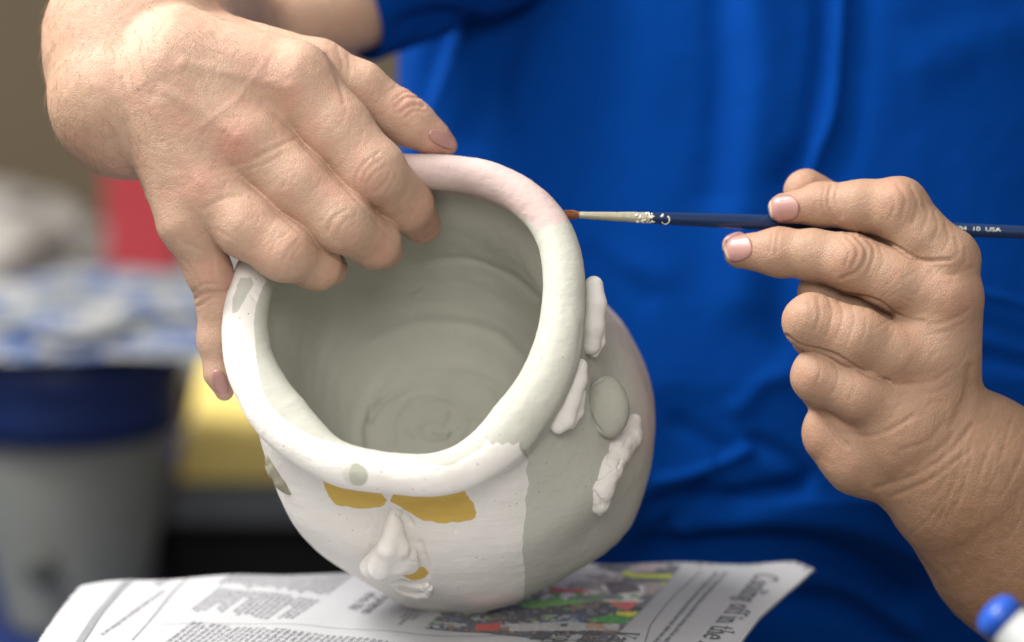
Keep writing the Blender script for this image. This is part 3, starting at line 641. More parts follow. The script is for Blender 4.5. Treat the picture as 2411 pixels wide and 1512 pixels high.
# ---- torso and neck under the shirt, joined into the same body mesh
def f_torso(P):
    q = P - np.array([800, -250, -2350], np.float32)
    d = (np.sqrt((q[:, 0] / 900) ** 2 + (q[:, 2] / 330) ** 2) - 1) * 330
    return np.maximum(d, np.abs(q[:, 1]) - 1500)
Vt, Ft, nt_ = surfnet(f_torso, (-400, -1900, -2900), (2000, 1400, -1700), 50, 2)
VV = np.vstack([Vl, Vr, Vt]); FF = np.vstack([Fl, Fr + len(Vl), Ft + len(Vl) + len(Vr)])
red = np.concatenate([redl, redr, np.zeros(len(Vt))]); tan = np.concatenate([tanl, shade_r, np.zeros(len(Vt))])
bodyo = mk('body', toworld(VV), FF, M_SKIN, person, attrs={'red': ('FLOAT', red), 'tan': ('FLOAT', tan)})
# ---- nails, draped on the fingertips
def nail(f, cx, cy, L_, w_, ang, zg, lift=3.0, name='fingernail', tip_side=-1):
    n1, n2 = 15, 13; us = np.linspace(-1, 1, n1); vs = np.linspace(-1, 1, n2)
    uu, vv = np.meshgrid(us, vs, indexing='ij')
    ww = vv * (1 - 0.16 * np.clip(uu * tip_side, 0, 1) ** 2 * 3) ; ww = vv * np.sqrt(np.clip(1 - np.abs(uu) ** 2.8 * 0.93, 0, 1))
    X = cx + L_ * uu * math.cos(ang) - w_ * ww * math.sin(ang); Y = cy + L_ * uu * math.sin(ang) + w_ * ww * math.cos(ang)
    z = np.full(X.size, zg + 130.0); x_, y_ = X.ravel(), Y.ravel()
    for _ in range(40):
        P = c3(x_, y_, z).astype(np.float32); z = z - np.clip(f(P), -20, 20) * 0.8
    z = np.maximum(z, zg - 60)
    P = c3(x_, y_, z); g, _ = grad(f, P); g = g.astype(float)
    edge = (1 - np.abs(vv.ravel()) ** 6) * (1 - np.clip(-uu.ravel() * -tip_side, 0, 1) ** 8)
    top = P + g * (lift * (0.25 + 0.75 * edge))[:, None]; bot = P - g * 5
    Fg = grid_faces(n1, n2); Vn = np.vstack([top, bot])
    Fall = [tuple(q) for q in Fg] + [tuple(reversed([int(i) + n1 * n2 for i in q])) for q in Fg]
    bd = [i * n2 for i in range(n1)] + [(n1 - 1) * n2 + j for j in range(1, n2)] + [i * n2 + n2 - 1 for i in range(n1 - 2, -1, -1)] + [j for j in range(n2 - 2, 0, -1)]
    for i in range(len(bd)):
        a_, b_ = bd[i], bd[(i + 1) % len(bd)]; Fall.append((a_, b_, b_ + n1 * n2, a_ + n1 * n2))
    tipf = (uu[:-1, :-1].ravel() * tip_side > 0.8)
    mi = [1 if t else 0 for t in tipf] + [0] * (len(Fall) - len(tipf))
    return mk(name, toworld(Vn), Fall, M_NAIL, person, mats=[M_NAIL, M_NAILTIP], midx=mi)
nail(f_right, 1845, 491, 36, 32, -0.12, -142)
nail(f_right, 1736, 582, 34, 34, -0.35, -150)
nail(f_left, 1042, 328, 36, 17, 0.50, -185, tip_side=1)
nail(f_left, 519, 902, 32, 17, 1.25, -130, tip_side=1)
# ---- shirt
nu, nv = 460, 420
ys = np.linspace(-330, 2150, nv); us = np.linspace(-0.72 * math.pi, 0.5 * math.pi * 1.1, nu)
uu, yy = np.meshgrid(us, ys, indexing='ij')
Yc = -(yy - H / 2) * 1.2
lean = np.interp(yy, [-330, 300, 900, 1180, 1400, 1700, 2150], [-60, 0, 70, 40, -170, -330, -380])
RX = np.interp(yy, [-330, 0, 500, 1000, 1500, 2150], [1180, 1190, 1170, 1190, 1230, 1250])
X = 830 + RX * np.sin(uu); Z = -2080 + lean + 700 * np.cos(uu)
Vs = np.stack([X, Yc, Z], -1).reshape(-1, 3)
def meshnorm(G):
    a = np.gradient(G, axis=0); b = np.gradient(G, axis=1); n = np.cross(a, b); return n / (np.linalg.norm(n, axis=2)[..., None] + 1e-9)
Ns = meshnorm(Vs.reshape(nu, nv, 3)).reshape(-1, 3)
if Ns[(nu // 2) * nv + nv // 2][2] < 0: Ns = -Ns
sx, sy = topx(Vs)
ds = 9 * vnoise(Vs * [1, 0.35, 1], 260, 40) + 4 * vnoise(Vs * [1, 0.6, 1], 110, 41) + 1.2 * vnoise(Vs, 40, 42)
FOLDS = [([(1985,-50),(1975,120),(1962,260),(1925,360),(1885,470)], 13, 16), ([(2030,-50),(2020,120),(2000,300),(1960,420)], 40, -16), ([(1945,-50),(1935,150),(1900,330),(1850,420)], 30, -14),
         ([(1780,-50),(1785,200),(1750,450),(1745,700)], 60, 16), ([(1700,-50),(1700,200),(1685,450)], 45, -15), ([(1560,-50),(1540,300),(1530,600),(1560,900)], 75, 10), ([(1890,400),(1850,600),(1840,800)], 45, -10),
         ([(1150,-40),(1100,140),(1020,330)], 45, 20), ([(1230,-40),(1180,150),(1120,330)], 40, -10), ([(1050,60),(1005,180),(975,300)], 26, -20), ([(1100,120),(1040,260),(985,380)], 14, 8),
         ([(2300,690),(2360,702),(2430,724)], 7, 9), ([(2310,760),(2430,800)], 24, -8), ([(2320,835),(2430,860)], 20, -14), ([(2180,150),(2300,100),(2430,60)], 60, 9),
         ([(1330,560),(1450,620),(1560,640)], 45, 8), ([(1400,600),(1520,700)], 30, -8),
         ([(1560,1135),(1630,1118),(1710,1085),(1760,1060)], 16, 14), ([(1540,1190),(1640,1165),(1720,1175),(1800,1160),(1880,1145)], 24, -26), ([(1690,1085),(1700,1130),(1720,1170)], 14, -10), ([(1650,1140),(1610,1190),(1560,1240)], 16, -14),
         ([(1620,1240),(1800,1215),(2000,1230),(2150,1300)], 34, 22), ([(1530,1290),(1750,1275),(1950,1300),(2120,1400)], 28, -24), ([(1500,1370),(1750,1330),(2000,1380),(2150,1480)], 30, 16), ([(1850,1420),(2000,1440),(2120,1520)], 28, -22),
         ([(1740,960),(1800,900),(1850,880)], 24, 8), ([(1780,1040),(1840,1070),(1900,1120)], 22, -12), ([(1600,1000),(1700,1060)], 26, -8)]
for pts, w, a_ in FOLDS: ds += a_ * 1.55 * gauss(pdist(sx, sy, spl(pts, 6), w * 4), w)
Vs = Vs + Ns * ds[:, None]
inner = Vs - Ns * 6
shirt = mk('t_shirt', toworld(Vs), grid_faces(nu, nv)[:, ::-1], M_SHIRT, person, label='royal blue cotton t-shirt with soft folds')
# sleeve
A0 = c3(806, -22, -1330); A1 = c3(1240, -230, -1600); ax_ = A1 - A0; LL = np.linalg.norm(ax_); ax_ /= LL
s1 = np.cross(ax_, [0, 0, 1]); s1 /= np.linalg.norm(s1); s2 = np.cross(ax_, s1)
nt2, nl2 = 160, 70; th = np.arange(nt2) / nt2 * 2 * math.pi
prof = [(0.05, -16), (0.0, -16), (-0.004, -6), (0.0, 0), (0.05, 0)] + [(t, 0) for t in np.linspace(0.09, 1, nl2 - 5)]
rowsS = []
for t, off in prof:
    R = (208 + 50 * t + off) * (1 + 0.05 * np.sin(2 * th + 1) + 0.035 * np.sin(5 * th + t * 3) * (0.4 + t)) 
    rowsS.append(A0 + ax_ * LL * t + R[:, None] * (np.cos(th)[:, None] * s1 + np.sin(th)[:, None] * s2))
Vsl = np.array(rowsS).reshape(-1, 3); 
q1, q2 = topx(Vsl); cen = A0 + np.outer((Vsl - A0) @ ax_, ax_); rad = (Vsl - cen); rad /= np.linalg.norm(rad, axis=1)[:, None]
Vsl = Vsl + rad * (9 * vnoise(Vsl, 90, 51) + 5 * vnoise(Vsl, 45, 52) - 26 * gauss(pdist(q1, q2, [(960,60),(1040,40),(1120,60)], 120), 24))[:, None]
mk('sleeve', toworld(Vsl), grid_faces(len(prof), nt2, True), M_SHIRT, shirt, label='hemmed short sleeve around the upper arm')

# ================================================================ BRUSH
M_HANDLE = simple('navy_lacquer', (0.004, 0.022, 0.085), 0.32, 0.5, 0.25, 60)
m_, nt0, bs0 = newmat('brush_ferrule'); co = objco(nt0)
nt0.links.new(mixc(nt0, noise(nt0, 200, 4, 0.6, co), (0.36, 0.33, 0.22), (0.56, 0.53, 0.40)), bs0.inputs['Base Color']); bs0.inputs['Roughness'].default_value = 0.42; bs0.inputs['Metallic'].default_value = 0.35
bump(nt0, bs0, noise(nt0, 500, 4, 0.7, co), 0.4, 0.0004); M_FERR = m_
M_BRIS = simple('bristle', (0.26, 0.10, 0.035), 0.5, 0.4, 0.3, 400)
M_DRY = simple('dried_slip', (0.68, 0.65, 0.58), 0.85, 0.2, 0.15, 300, 0.4, 600)
M_PRINTW = simple('white_print', (0.72, 0.75, 0.66), 0.5, 0.3)
def bz(x): return -92 - (x - 1345) * 0.205 if x < 1850 else -195.5 - (x - 1850) * 0.06
def by(x): return 506 + (x - 1345) * 0.0385
brush = thing('paint_brush', 'thin artist brush with dark blue handle pinched between fingers, touching the pot rim', 'paint brush', toworld(c3(1345, 506, bz(1345))))
def tube(prof, mat, name, parent, seg=28, jag=0.0, cap=True, seed=0):
    rowsT = []; P0 = [c3(x, by(x), bz(x)) for x, r in prof]
    for i, (x, r) in enumerate(prof):
        rr = r * (D0P - bz(x)) / D0P; t = np.arange(seg) / seg * 2 * math.pi
        a_ = P0[min(i + 1, len(P0) - 1)] - P0[max(i - 1, 0)]; a_ /= np.linalg.norm(a_); u_ = np.cross(a_, [0, 0, 1]); u_ /= np.linalg.norm(u_); w_ = np.cross(a_, u_)
        rowsT.append(P0[i] + rr * (np.cos(t)[:, None] * u_ + np.sin(t)[:, None] * w_))
    Vb = np.array(rowsT).reshape(-1, 3)
    if jag: Vb = Vb + jag * np.stack([vnoise(Vb, 9, seed), vnoise(Vb, 9, seed + 1), vnoise(Vb, 9, seed + 2)], -1)
    Fb = [tuple(q) for q in grid_faces(len(prof), seg, True)] + [tuple(range(seg)), tuple(reversed(range((len(prof) - 1) * seg, len(prof) * seg)))]
    return mk(name, toworld(Vb), Fb, mat, parent)
hd = [(x, float(np.interp(x, [1520, 1545, 1600, 1750, 1900, 2200, 2500, 2900, 3100], [12.5, 14, 15.5, 18, 18, 16.5, 14.5, 9, 6]))) for x in range(1520, 3100, 20)]
tube(hd, M_HANDLE, 'handle', brush)
fe = [(x, float(np.interp(x, [1360, 1364, 1440, 1522, 1530], [6.5, 8.2, 10.5, 13.4, 13.2]))) for x in range(1360, 1531, 6)]
tube(fe, M_FERR, 'ferrule', brush, 28, 0.6)
# bristles: individual hairs
Vh = []; Fh = []
for i in range(150):
    a_ = rng.random() * 2 * math.pi; r0 = 6.5 * math.sqrt(rng.random()); r1 = r0 * 1.5 + rng.random() * 2.5; L_ = 26 + rng.random() * 16
    p = []
    for s_, rr in ((0, r0), (0.5, r0 * 1.5 + 1), (1, r1 * (0.8 + 0.5 * rng.random()))):
        x = 1364 - L_ * s_; q = c3(x, by(x) + rr * math.sin(a_), bz(x) + rr * math.cos(a_)); p.append(q)
    b0 = len(Vh)
    for j, q in enumerate(p):
        th_ = 1.15 - 0.4 * j
        for k in range(3): Vh.append(q + th_ * np.array([0, math.cos(k * 2.1), math.sin(k * 2.1)]))
    for j in range(2):
        for k in range(3): Fh.append((b0 + j * 3 + k, b0 + j * 3 + (k + 1) % 3, b0 + j * 3 + 3 + (k + 1) % 3, b0 + j * 3 + 3 + k))
mk('bristles', toworld(np.array(Vh)), Fh, M_BRIS, brush, kind='stuff')
# dried slip blobs on the ferrule end and handle
blobs = []
for i in range(26):
    x = 1498 + rng.random() * 46; dy = (rng.random() - 0.5) * 24; blobs.append((x, dy, 1.4 + rng.random() * 2.0))
for i in range(9): blobs.append((1556 + rng.random() * 5, -9 + i * 0.0 + rng.random() * 6, 2.0))
for i in range(13):
    t = -0.9 + i / 12 * 3.2; blobs.append((1566 + 10 * math.cos(t), 3 + 9.5 * math.sin(t), 2.3))
def f_dry(P):
    d = None
    for x, dy, r in blobs:
        zf = bz(x) + math.sqrt(max(0, 13.6 ** 2 - dy * dy)); q = c3(x, by(x) + dy, zf).astype(np.float32)
        e = np.linalg.norm(P - q, axis=1) - r; d = e if d is None else smin(d, e, 2.0)
    return d
Vd, Fd, nd = surfnet(f_dry, (290, 215, -170), (385, 270, -90), 1.1, 4)
Vd += nd * (0.7 * vnoise(Vd, 4, 9))[:, None]
mk('dried_slip', toworld(Vd), Fd, M_DRY, brush)
# printing on the handle
def text_mesh(s):
    cu = bpy.data.curves.new('t', 'FONT'); cu.body = s; cu.size = 1; ob = bpy.data.objects.new('t', cu); COL.objects.link(ob)
    bpy.context.view_layer.update(); dg = bpy.context.evaluated_depsgraph_get(); me = bpy.data.meshes.new_from_object(ob.evaluated_get(dg))
    v = np.array([tuple(q.co) for q in me.vertices]); f = [tuple(p.vertices) for p in me.polygons]; bpy.data.objects.remove(ob); bpy.data.meshes.remove(me); return v, f
tv, tf = text_mesh('2304  10  USA')
wT = tv[:, 0].max(); x_ = 2236 + tv[:, 0] / wT * 121; dyt = 0.5 - tv[:, 1] * 14.5
Pt = []
for a_, b_ in zip(x_, dyt):
    r_ = 16.2; sy_ = b_ * 0.9; Pt.append(c3(a_, by(a_) + sy_, bz(a_) + math.sqrt(max(1, (r_ * 1.04 + 0.5) ** 2 - sy_ * sy_))))
mk('lettering', toworld(np.array(Pt)), tf, M_PRINTW, brush, smooth=False)

# ================================================================ NEWSPAPER
cy0 = np.array([0, 0, TABLE_Z + 0.0012])
camw = CM[:3, 3]
def ground(x, y, z=None):        # pixel -> world XY on the paper plane
    z = TABLE_Z if z is None else z
    p = toworld(c3(x, y, 0)); d = p - camw; t = (z - camw[2]) / d[2]; q = camw + d * t; return q[:2]
def gpx(X, Y, Z):
    P = (np.stack([X, Y, Z], -1) - camw) @ CM[:3, :3]; return P[:, 0] / -P[:, 2] * D0P + W / 2, H / 2 - P[:, 1] / -P[:, 2] * D0P
g_a = ground(1885, 1375); g_b = ground(1700, 1512)
tdir = (g_b - g_a) / np.linalg.norm(g_b - g_a)      # reading direction
tdir = np.array([-0.31, -0.951]); udir = np.array([-tdir[1], tdir[0]])  # letters' up = towards the right
PO = ground(1100, 1400)
def to_uv(q): q = np.asarray(q) - PO; return q @ udir, q @ tdir
far_c = [ground(x, y) for x, y in ((150, 1372), (205, 1370), (262, 1360), (300, 1357), (770, 1343), (1100, 1333), (1390, 1326), (1650, 1322), (1870, 1320), (1905, 1330))]
far_u = [to_uv(q)[0] for q in far_c]; far_v = [to_uv(q)[1] for q in far_c]
UR = [to_uv(ground(x, y)) for x, y in ((1908, 1345), (1850, 1392), (1790, 1450), (1740, 1512), (1690, 1575), (1560, 1760))]
UL = [to_uv(ground(x, y)) for x, y in ((203, 1372), (150, 1435), (97, 1512), (40, 1600), (-40, 1760))]
vmax = 0.30
def paper_xyz(u, v, lift=0.0):
    u = np.asarray(u, float); v = np.asarray(v, float)
    vf = np.interp(u, far_u, far_v)
    ur = np.interp(v, [a[1] for a in UR], [a[0] for a in UR]); ul = np.interp(v, [a[1] for a in UL], [a[0] for a in UL])
    h = 0.0008 + 0.0006 * np.sin(u * 55 + 1) * np.cos(v * 35) + 0.0004 * np.sin(u * 160 + v * 60) + 0.0008 * np.clip(np.sin(u * 23 + 0.7) , 0, 1)
    contact = np.exp(-((u) ** 2 + (v - 0.01) ** 2) / 0.05 ** 2); h = h * (1 - 0.7 * contact)
    h += 0.0035 * np.exp(-((ur - u) / 0.018)) * np.exp(-np.clip(v - vf, 0, 1) / 0.03) - 0.004 * np.exp(-((ur - u) / 0.004)) * 0.6
    h -= 0.0035 * np.exp(-np.clip(v - vf, 0, 1) / 0.004)
    X = PO[0] + u * udir[0] + v * tdir[0]; Y = PO[1] + u * udir[1] + v * tdir[1]
    return np.stack([X, Y, TABLE_Z + 0.0 + h + lift], -1)
news = thing('newspaper', 'folded printed newspaper spread flat under the clay pot', 'newspaper', (float(PO[0]), float(PO[1]), TABLE_Z))
M_PAPER, ntp, bsp = newmat('newsprint'); cop = objco(ntp)
ntp.links.new(mixc(ntp, noise(ntp, 25, 5, 0.7, cop), (0.38, 0.385, 0.405), (0.455, 0.46, 0.48)), bsp.inputs['Base Color']); bsp.inputs['Roughness'].default_value = 0.75; bsp.inputs['Specular IOR Level'].default_value = 0.25
bump(ntp, bsp, noise(ntp, 60, 5, 0.7, cop), 0.35, 0.0012)
npu, npv = 320, 150
sg = np.linspace(0, 1, npu); tg = np.linspace(0, 1, npv) ** 1.3
vmid = vmax * tg[None, :]
Gu = np.zeros((npu, npv)); Gv = np.zeros((npu, npv))
for it in range(3):
    v = Gv
    ur = np.interp(v, [a[1] for a in UR], [a[0] for a in UR]); ul = np.interp(v, [a[1] for a in UL], [a[0] for a in UL])
    zig = 0.0011 * (2 * np.abs((v * 330) % 1 - 0.5)) 
    Gu = ul - zig + (ur - ul + zig) * sg[:, None]
    vf = np.interp(Gu, far_u, far_v); Gv = vf + (vmax - vf) * tg[None, :]
top = paper_xyz(Gu, Gv).reshape(-1, 3); bot = top - [0, 0, 0.0011]
F1 = grid_faces(npu, npv); nn_ = len(top)
bd = [i * npv for i in range(npu)] + [(npu - 1) * npv + j for j in range(1, npv)] + [i * npv + npv - 1 for i in range(npu - 2, -1, -1)] + [j for j in range(npv - 2, 0, -1)]
bd = np.array(bd); b2 = np.roll(bd, -1)
Fp = np.vstack([F1[:, ::-1], F1 + nn_, np.stack([bd, b2, b2 + nn_, bd + nn_], -1)])
mk('sheet', np.vstack([top, bot]), Fp, M_PAPER, news)
M_INK = simple('ink', (0.11, 0.112, 0.12), 0.7, 0.2, 0.2, 400); M_GREYINK = simple('grey_ink', (0.24, 0.25, 0.27), 0.7, 0.2, 0.15, 200)
M_FINE = simple('fine_print_ink', (0.10, 0.105, 0.12), 0.7, 0.2, 0.3, 500)
# --- a small serif stroke alphabet (x right, y up, cap height 1, x height .62)
def arc(cx, cy, rx, ry, a0, a1, n=7): return [(cx + rx * math.cos(math.radians(a0 + (a1 - a0) * i / n)), cy + ry * math.sin(math.radians(a0 + (a1 - a0) * i / n))) for i in range(n + 1)]
X_ = 0.62
def stem(x, y0, y1, s0=1, s1=1):
    o = [([(x, y0), (x, y1)], 1)]
    if s0: o.append(([(x - .11, y0 + .02), (x + .11, y0 + .02)], .45))
    if s1: o.append(([(x - .12, y1 - .03), (x, y1 - .01)], .5))
    return o
def bowl(cx, r=.17, cy=X_ / 2, ry=X_ / 2): return [(arc(cx, cy, r, ry, 90, 270), 1), (arc(cx, cy, r, ry, 270, 450), 1)]
G = {
 'C': ([(arc(.33, .5, .26, .5, 50, 310, 12), 1), ([(.5, .88), (.53, .70)], .6)], .62),
 'V': ([([(.06, 1), (.3, 0)], 1), ([(.3, 0), (.54, 1)], .5), ([(-.03, .98), (.18, .98)], .45), ([(.42, .98), (.64, .98)], .45)], .6),
 'R': (stem(.12, 0, 1) + [([(.12, .98), (.35, .95), (.45, .75), (.35, .52), (.12, .5)], .7), ([(.28, .5), (.5, .02)], 1)], .58),
 'T': (stem(.28, 0, 1, 1, 0) + [([(.0, .98), (.56, .98)], .5)], .56),
 'o': (bowl(.23), .46), 'c': ([(arc(.24, .31, .18, .31, 50, 310), 1)], .42), 'e': ([(arc(.24, .31, .18, .31, 0, 320, 10), 1), ([(.08, .33), (.42, .33)], .5)], .46),
 'l': (stem(.11, 0, 1), .24), 'i': (stem(.11, 0, X_) + [([(.11, .83), (.11, .9)], 1.3)], .24),
 'n': (stem(.1, 0, X_) + [([(.1, .45), (.2, .6), (.33, .58), (.38, .42), (.38, .0)], 1), ([(.28, .02), (.48, .02)], .45)], .51),
 'm': (stem(.1, 0, X_) + [([(.1, .45), (.2, .6), (.3, .58), (.35, .42), (.35, .0)], 1), ([(.35, .45), (.45, .6), (.55, .58), (.6, .42), (.6, .0)], 1), ([(.26, .02), (.44, .02)], .45), ([(.51, .02), (.7, .02)], .45)], .73),
 'h': (stem(.1, 0, 1) + [([(.1, .45), (.2, .6), (.33, .58), (.38, .42), (.38, .0)], 1), ([(.28, .02), (.48, .02)], .45)], .51),
 'r': (stem(.1, 0, X_) + [([(.1, .42), (.2, .58), (.34, .58)], .9)], .36),
 'g': (bowl(.2, .15, .42, .2) + [([(.33, .56), (.45, .63)], .6), ([(.12, .22), (.08, .1), (.34, .05), (.4, -.1), (.22, -.24), (.05, -.14), (.12, 0)], .7)], .46),
 'f': ([([(.16, 0), (.16, .8), (.24, .97), (.38, .95)], 1), ([(.03, .6), (.32, .6)], .5), ([(.05, .02), (.28, .02)], .45)], .33),
 't': ([([(.15, .82), (.15, .12), (.22, .02), (.34, .06)], 1), ([(.03, .6), (.32, .6)], .5)], .34),
 'a': ([([(.08, .5), (.18, .62), (.32, .56), (.34, .4), (.34, .08), (.43, .02)], 1), ([(.34, .36), (.12, .28), (.07, .12), (.18, .0), (.34, .12)], .8)], .46),
 'k': (stem(.1, 0, 1) + [([(.1, .28), (.38, .6)], .5), ([(.2, .36), (.42, .02)], 1)], .5),
 'p': (stem(.1, -.28, X_) + [([(.1, .5), (.24, .62), (.4, .5), (.42, .31), (.38, .1), (.24, .0), (.1, .08)], .95)], .51),
 'd': (stem(.38, 0, 1) + [([(.38, .5), (.24, .62), (.1, .5), (.06, .31), (.1, .1), (.24, .0), (.38, .08)], .95)], .51),
 'b': (stem(.1, 0, 1) + [([(.1, .5), (.24, .62), (.4, .5), (.42, .31), (.38, .1), (.24, .0), (.1, .08)], .95)], .51),
 'y': ([([(.06, .6), (.23, .05)], 1), ([(.42, .6), (.2, -.15), (.06, -.26)], .6), ([(-.02, .6), (.14, .6)], .45), ([(.34, .6), (.5, .6)], .45)], .47),
 'u': ([([(.1, .6), (.1, .15), (.2, .02), (.36, .12)], 1), ([(.38, .6), (.38, 0)], 1)], .51),
 's': ([([(.34, .54), (.2, .62), (.08, .5), (.2, .36), (.33, .22), (.24, .03), (.07, .08)], .9)], .4),
 'w': ([([(.03, .6), (.16, .03)], 1), ([(.16, .03), (.3, .6)], .5), ([(.3, .6), (.43, .03)], 1), ([(.43, .03), (.57, .6)], .5)], .6),
 'v': ([([(.04, .6), (.22, .03)], 1), ([(.22, .03), (.4, .6)], .5)], .44),
 ',': ([([(.1, .06), (.06, -.12)], 1)], .2), '.': ([([(.1, .0), (.1, .07)], 1.2)], .2), ' ': ([], .25), '’': ([([(.1, 1), (.06, .84)], 1)], .18)}
def write(buf, s, u0, v0, size, cond=1.0, wt=0.10, track=0.0, simple_=False, skew=0.0):
    v = v0
    for ch in s:
        st, adv = G.get(ch, G['n'])
        for pts, w in st:
            if simple_ and w < 0.6: continue
            if simple_ and len(pts) > 5: pts = pts[::3] + [pts[-1]]
            P = np.array(pts, float); hw = wt * w * size * 0.5
            A = np.stack([u0 + P[:, 1] * size, v + P[:, 0] * size * cond], -1)
            for p, q in zip(A[:-1], A[1:]):
                d = q - p; L_ = np.hypot(*d) + 1e-12; d /= L_; n2 = np.array([-d[1], d[0]]) * hw; p_ = p - d * hw * .6; q_ = q + d * hw * .6
                b0 = len(buf[0]); buf[0].extend([p_ - n2, p_ + n2, q_ + n2, q_ - n2]); buf[1].append((b0, b0 + 1, b0 + 2, b0 + 3))
        v += adv * size * cond + track * size
    return v
def flush(buf, name, mat, lift, label=None, kind=None):
    A = np.array(buf[0]); vf = np.interp(A[:, 0], far_u, far_v)
    P = paper_xyz(A[:, 0], A[:, 1], lift); F_ = np.array(buf[1])
    ok = (A[:, 1] > vf + 0.0004)[F_].all(1) & (A[:, 1] < vmax)[F_].all(1); F_ = F_[ok]
    # keep every print quad facing up
    a_, b_, c_2 = P[F_[:, 0]], P[F_[:, 1]], P[F_[:, 2]]; nz = np.cross(b_ - a_, c_2 - a_)[:, 2]; F_[nz < 0] = F_[nz < 0][:, ::-1]
    return mk(name, P, F_, mat, news, smooth=False, label=label, kind=kind)
def uvp(x, y): return to_uv(ground(x, y))
# headline on the right, reading towards the reader
buf = ([], []); u_, v_ = uvp(1782, 1358)
write(buf, 'Cooling off in the lake', u_, v_, 0.0102, 1.38, 0.105); flush(buf, 'headline', M_INK, 0.0005, label='large headline reading Cooling off in the lake')
buf = ([], []); write(buf, 'e program', uvp(858, 1440)[0], uvp(880, 1404)[1], 0.0050, 1.3, 0.12)
write(buf, 'ed my life’', uvp(817, 1440)[0], uvp(840, 1396)[1], 0.0050, 1.3, 0.12); flush(buf, 'headline', M_INK, 0.0005, label='smaller headline beside the pot')
buf = ([], []); ou, ov = uvp(1450, 1498)
for k, (s, xx) in enumerate((('Van', 1462), ('many', 1395), ('program', 1330), ('for', 1275))):
    u_, v_ = uvp(xx - 8, 1494); write(buf, s, u_, v_, 0.0095, 1.2, 0.115)
for s, xx in (('R', 1195), ('t', 1160)): u_, v_ = uvp(xx, 1500); write(buf, s, u_, v_, 0.005, 0.95, 0.14)
flush(buf, 'headline', M_INK, 0.0005, label='bold words at the lower edge of the page')
WORDS = 'the a of in and to was near city park that with from had been school summer water people when they for his her out over into about years after week more lake said home work day down where could until first each time'.split()
def column(buf, u_start, u_end, v0f, v1f, size, pitch):
    u = u_start
    while u > u_end:
        v = v0f(u) if callable(v0f) else v0f; ve = v1f(u) if callable(v1f) else v1f
        if rng.random() < 0.1: ve = v + (ve - v) * (0.3 + 0.5 * rng.random())
        if rng.random() < 0.1: v += size * 1.5
        while v < ve - size * 2: v = write(buf, WORDS[rng.integers(len(WORDS))], u, v, size, 1.15, 0.13, 0, True) + size * 0.3
        u -= pitch
fb = ([], [])
c_top = uvp(430, 1362)[0]; 
def vfar(u, o): return np.interp(u, far_u, far_v) + o
uA, uB = uvp(790, 1380)[0], uvp(430, 1440)[0]
v1 = uvp(610, 1398)[1]; v2 = uvp(610, 1460)[1]; v3 = uvp(610, 1484)[1]
column(fb, uA, uB, lambda u: vfar(u, 0.003), lambda u: v1 - 0.004, 0.0021, 0.0027)
column(fb, uA, uB + 0.002, lambda u: v1 + 0.001, lambda u: v2, 0.0021, 0.0027)
column(fb, uvp(1150, 1500)[0], uvp(400, 1500)[0], lambda u: v3, lambda u: vmax * 0.8, 0.0021, 0.0029)
column(fb, uvp(960, 1470)[0], uvp(915, 1470)[0], uvp(930, 1445)[1], uvp(930, 1482)[1], 0.0018, 0.0026)
column(fb, uvp(1690, 1370)[0], uvp(1650, 1370)[0], uvp(1680, 1352)[1], vmax * 0.6, 0.0024, 0.0040)
column(fb, uvp(1900, 1332)[0], uvp(1420, 1328)[0], lambda u: vfar(u, 0.0012), lambda u: vfar(u, 0.013), 0.0024, 0.0042)
column(fb, uvp(350, 1420)[0], uvp(320, 1430)[0], uvp(350, 1395)[1], uvp(300, 1512)[1], 0.0020, 0.0029)
column(fb, uvp(395, 1365)[0], uvp(375, 1365)[0], lambda u: vfar(u, 0.002), uvp(380, 1385)[1], 0.0020, 0.0029)
flush(fb, 'body_text', M_FINE, 0.0004, kind='stuff')
def rule(buf, pts, w):
    A = np.array(pts, float); S = []
    for p, q in zip(A[:-1], A[1:]):
        for t in np.arange(24) / 24: S.append(p + (q - p) * t)
    S.append(A[-1]); S = np.array(S); d = np.gradient(S, axis=0); d /= np.linalg.norm(d, axis=1)[:, None]; n2 = np.stack([-d[:, 1], d[:, 0]], -1) * w / 2
    for i in range(len(S) - 1):
        b0 = len(buf[0]); buf[0].extend([S[i] - n2[i], S[i] + n2[i], S[i + 1] + n2[i + 1], S[i + 1] - n2[i + 1]]); buf[1].append((b0, b0 + 1, b0 + 2, b0 + 3))
rb = ([], []); rule(rb, [uvp(312, 1361), uvp(280, 1392), uvp(235, 1450), uvp(190, 1512), uvp(120, 1620)], 0.0032); flush(rb, 'printed_band', M_GREYINK, 0.00035)
rb = ([], []); rule(rb, [uvp(448, 1360), uvp(400, 1410), uvp(355, 1460), uvp(312, 1512)], 0.00035); rule(rb, [uvp(380, 1473), uvp(560, 1472), uvp(800, 1484), uvp(980, 1498), uvp(1120, 1507), uvp(1500, 1500)], 0.0003)
rule(rb, [uvp(1650, 1350), uvp(1600, 1395), uvp(1565, 1435), uvp(1530, 1480), uvp(1505, 1560)], 0.00035); flush(rb, 'rule_line', M_FINE, 0.00035)
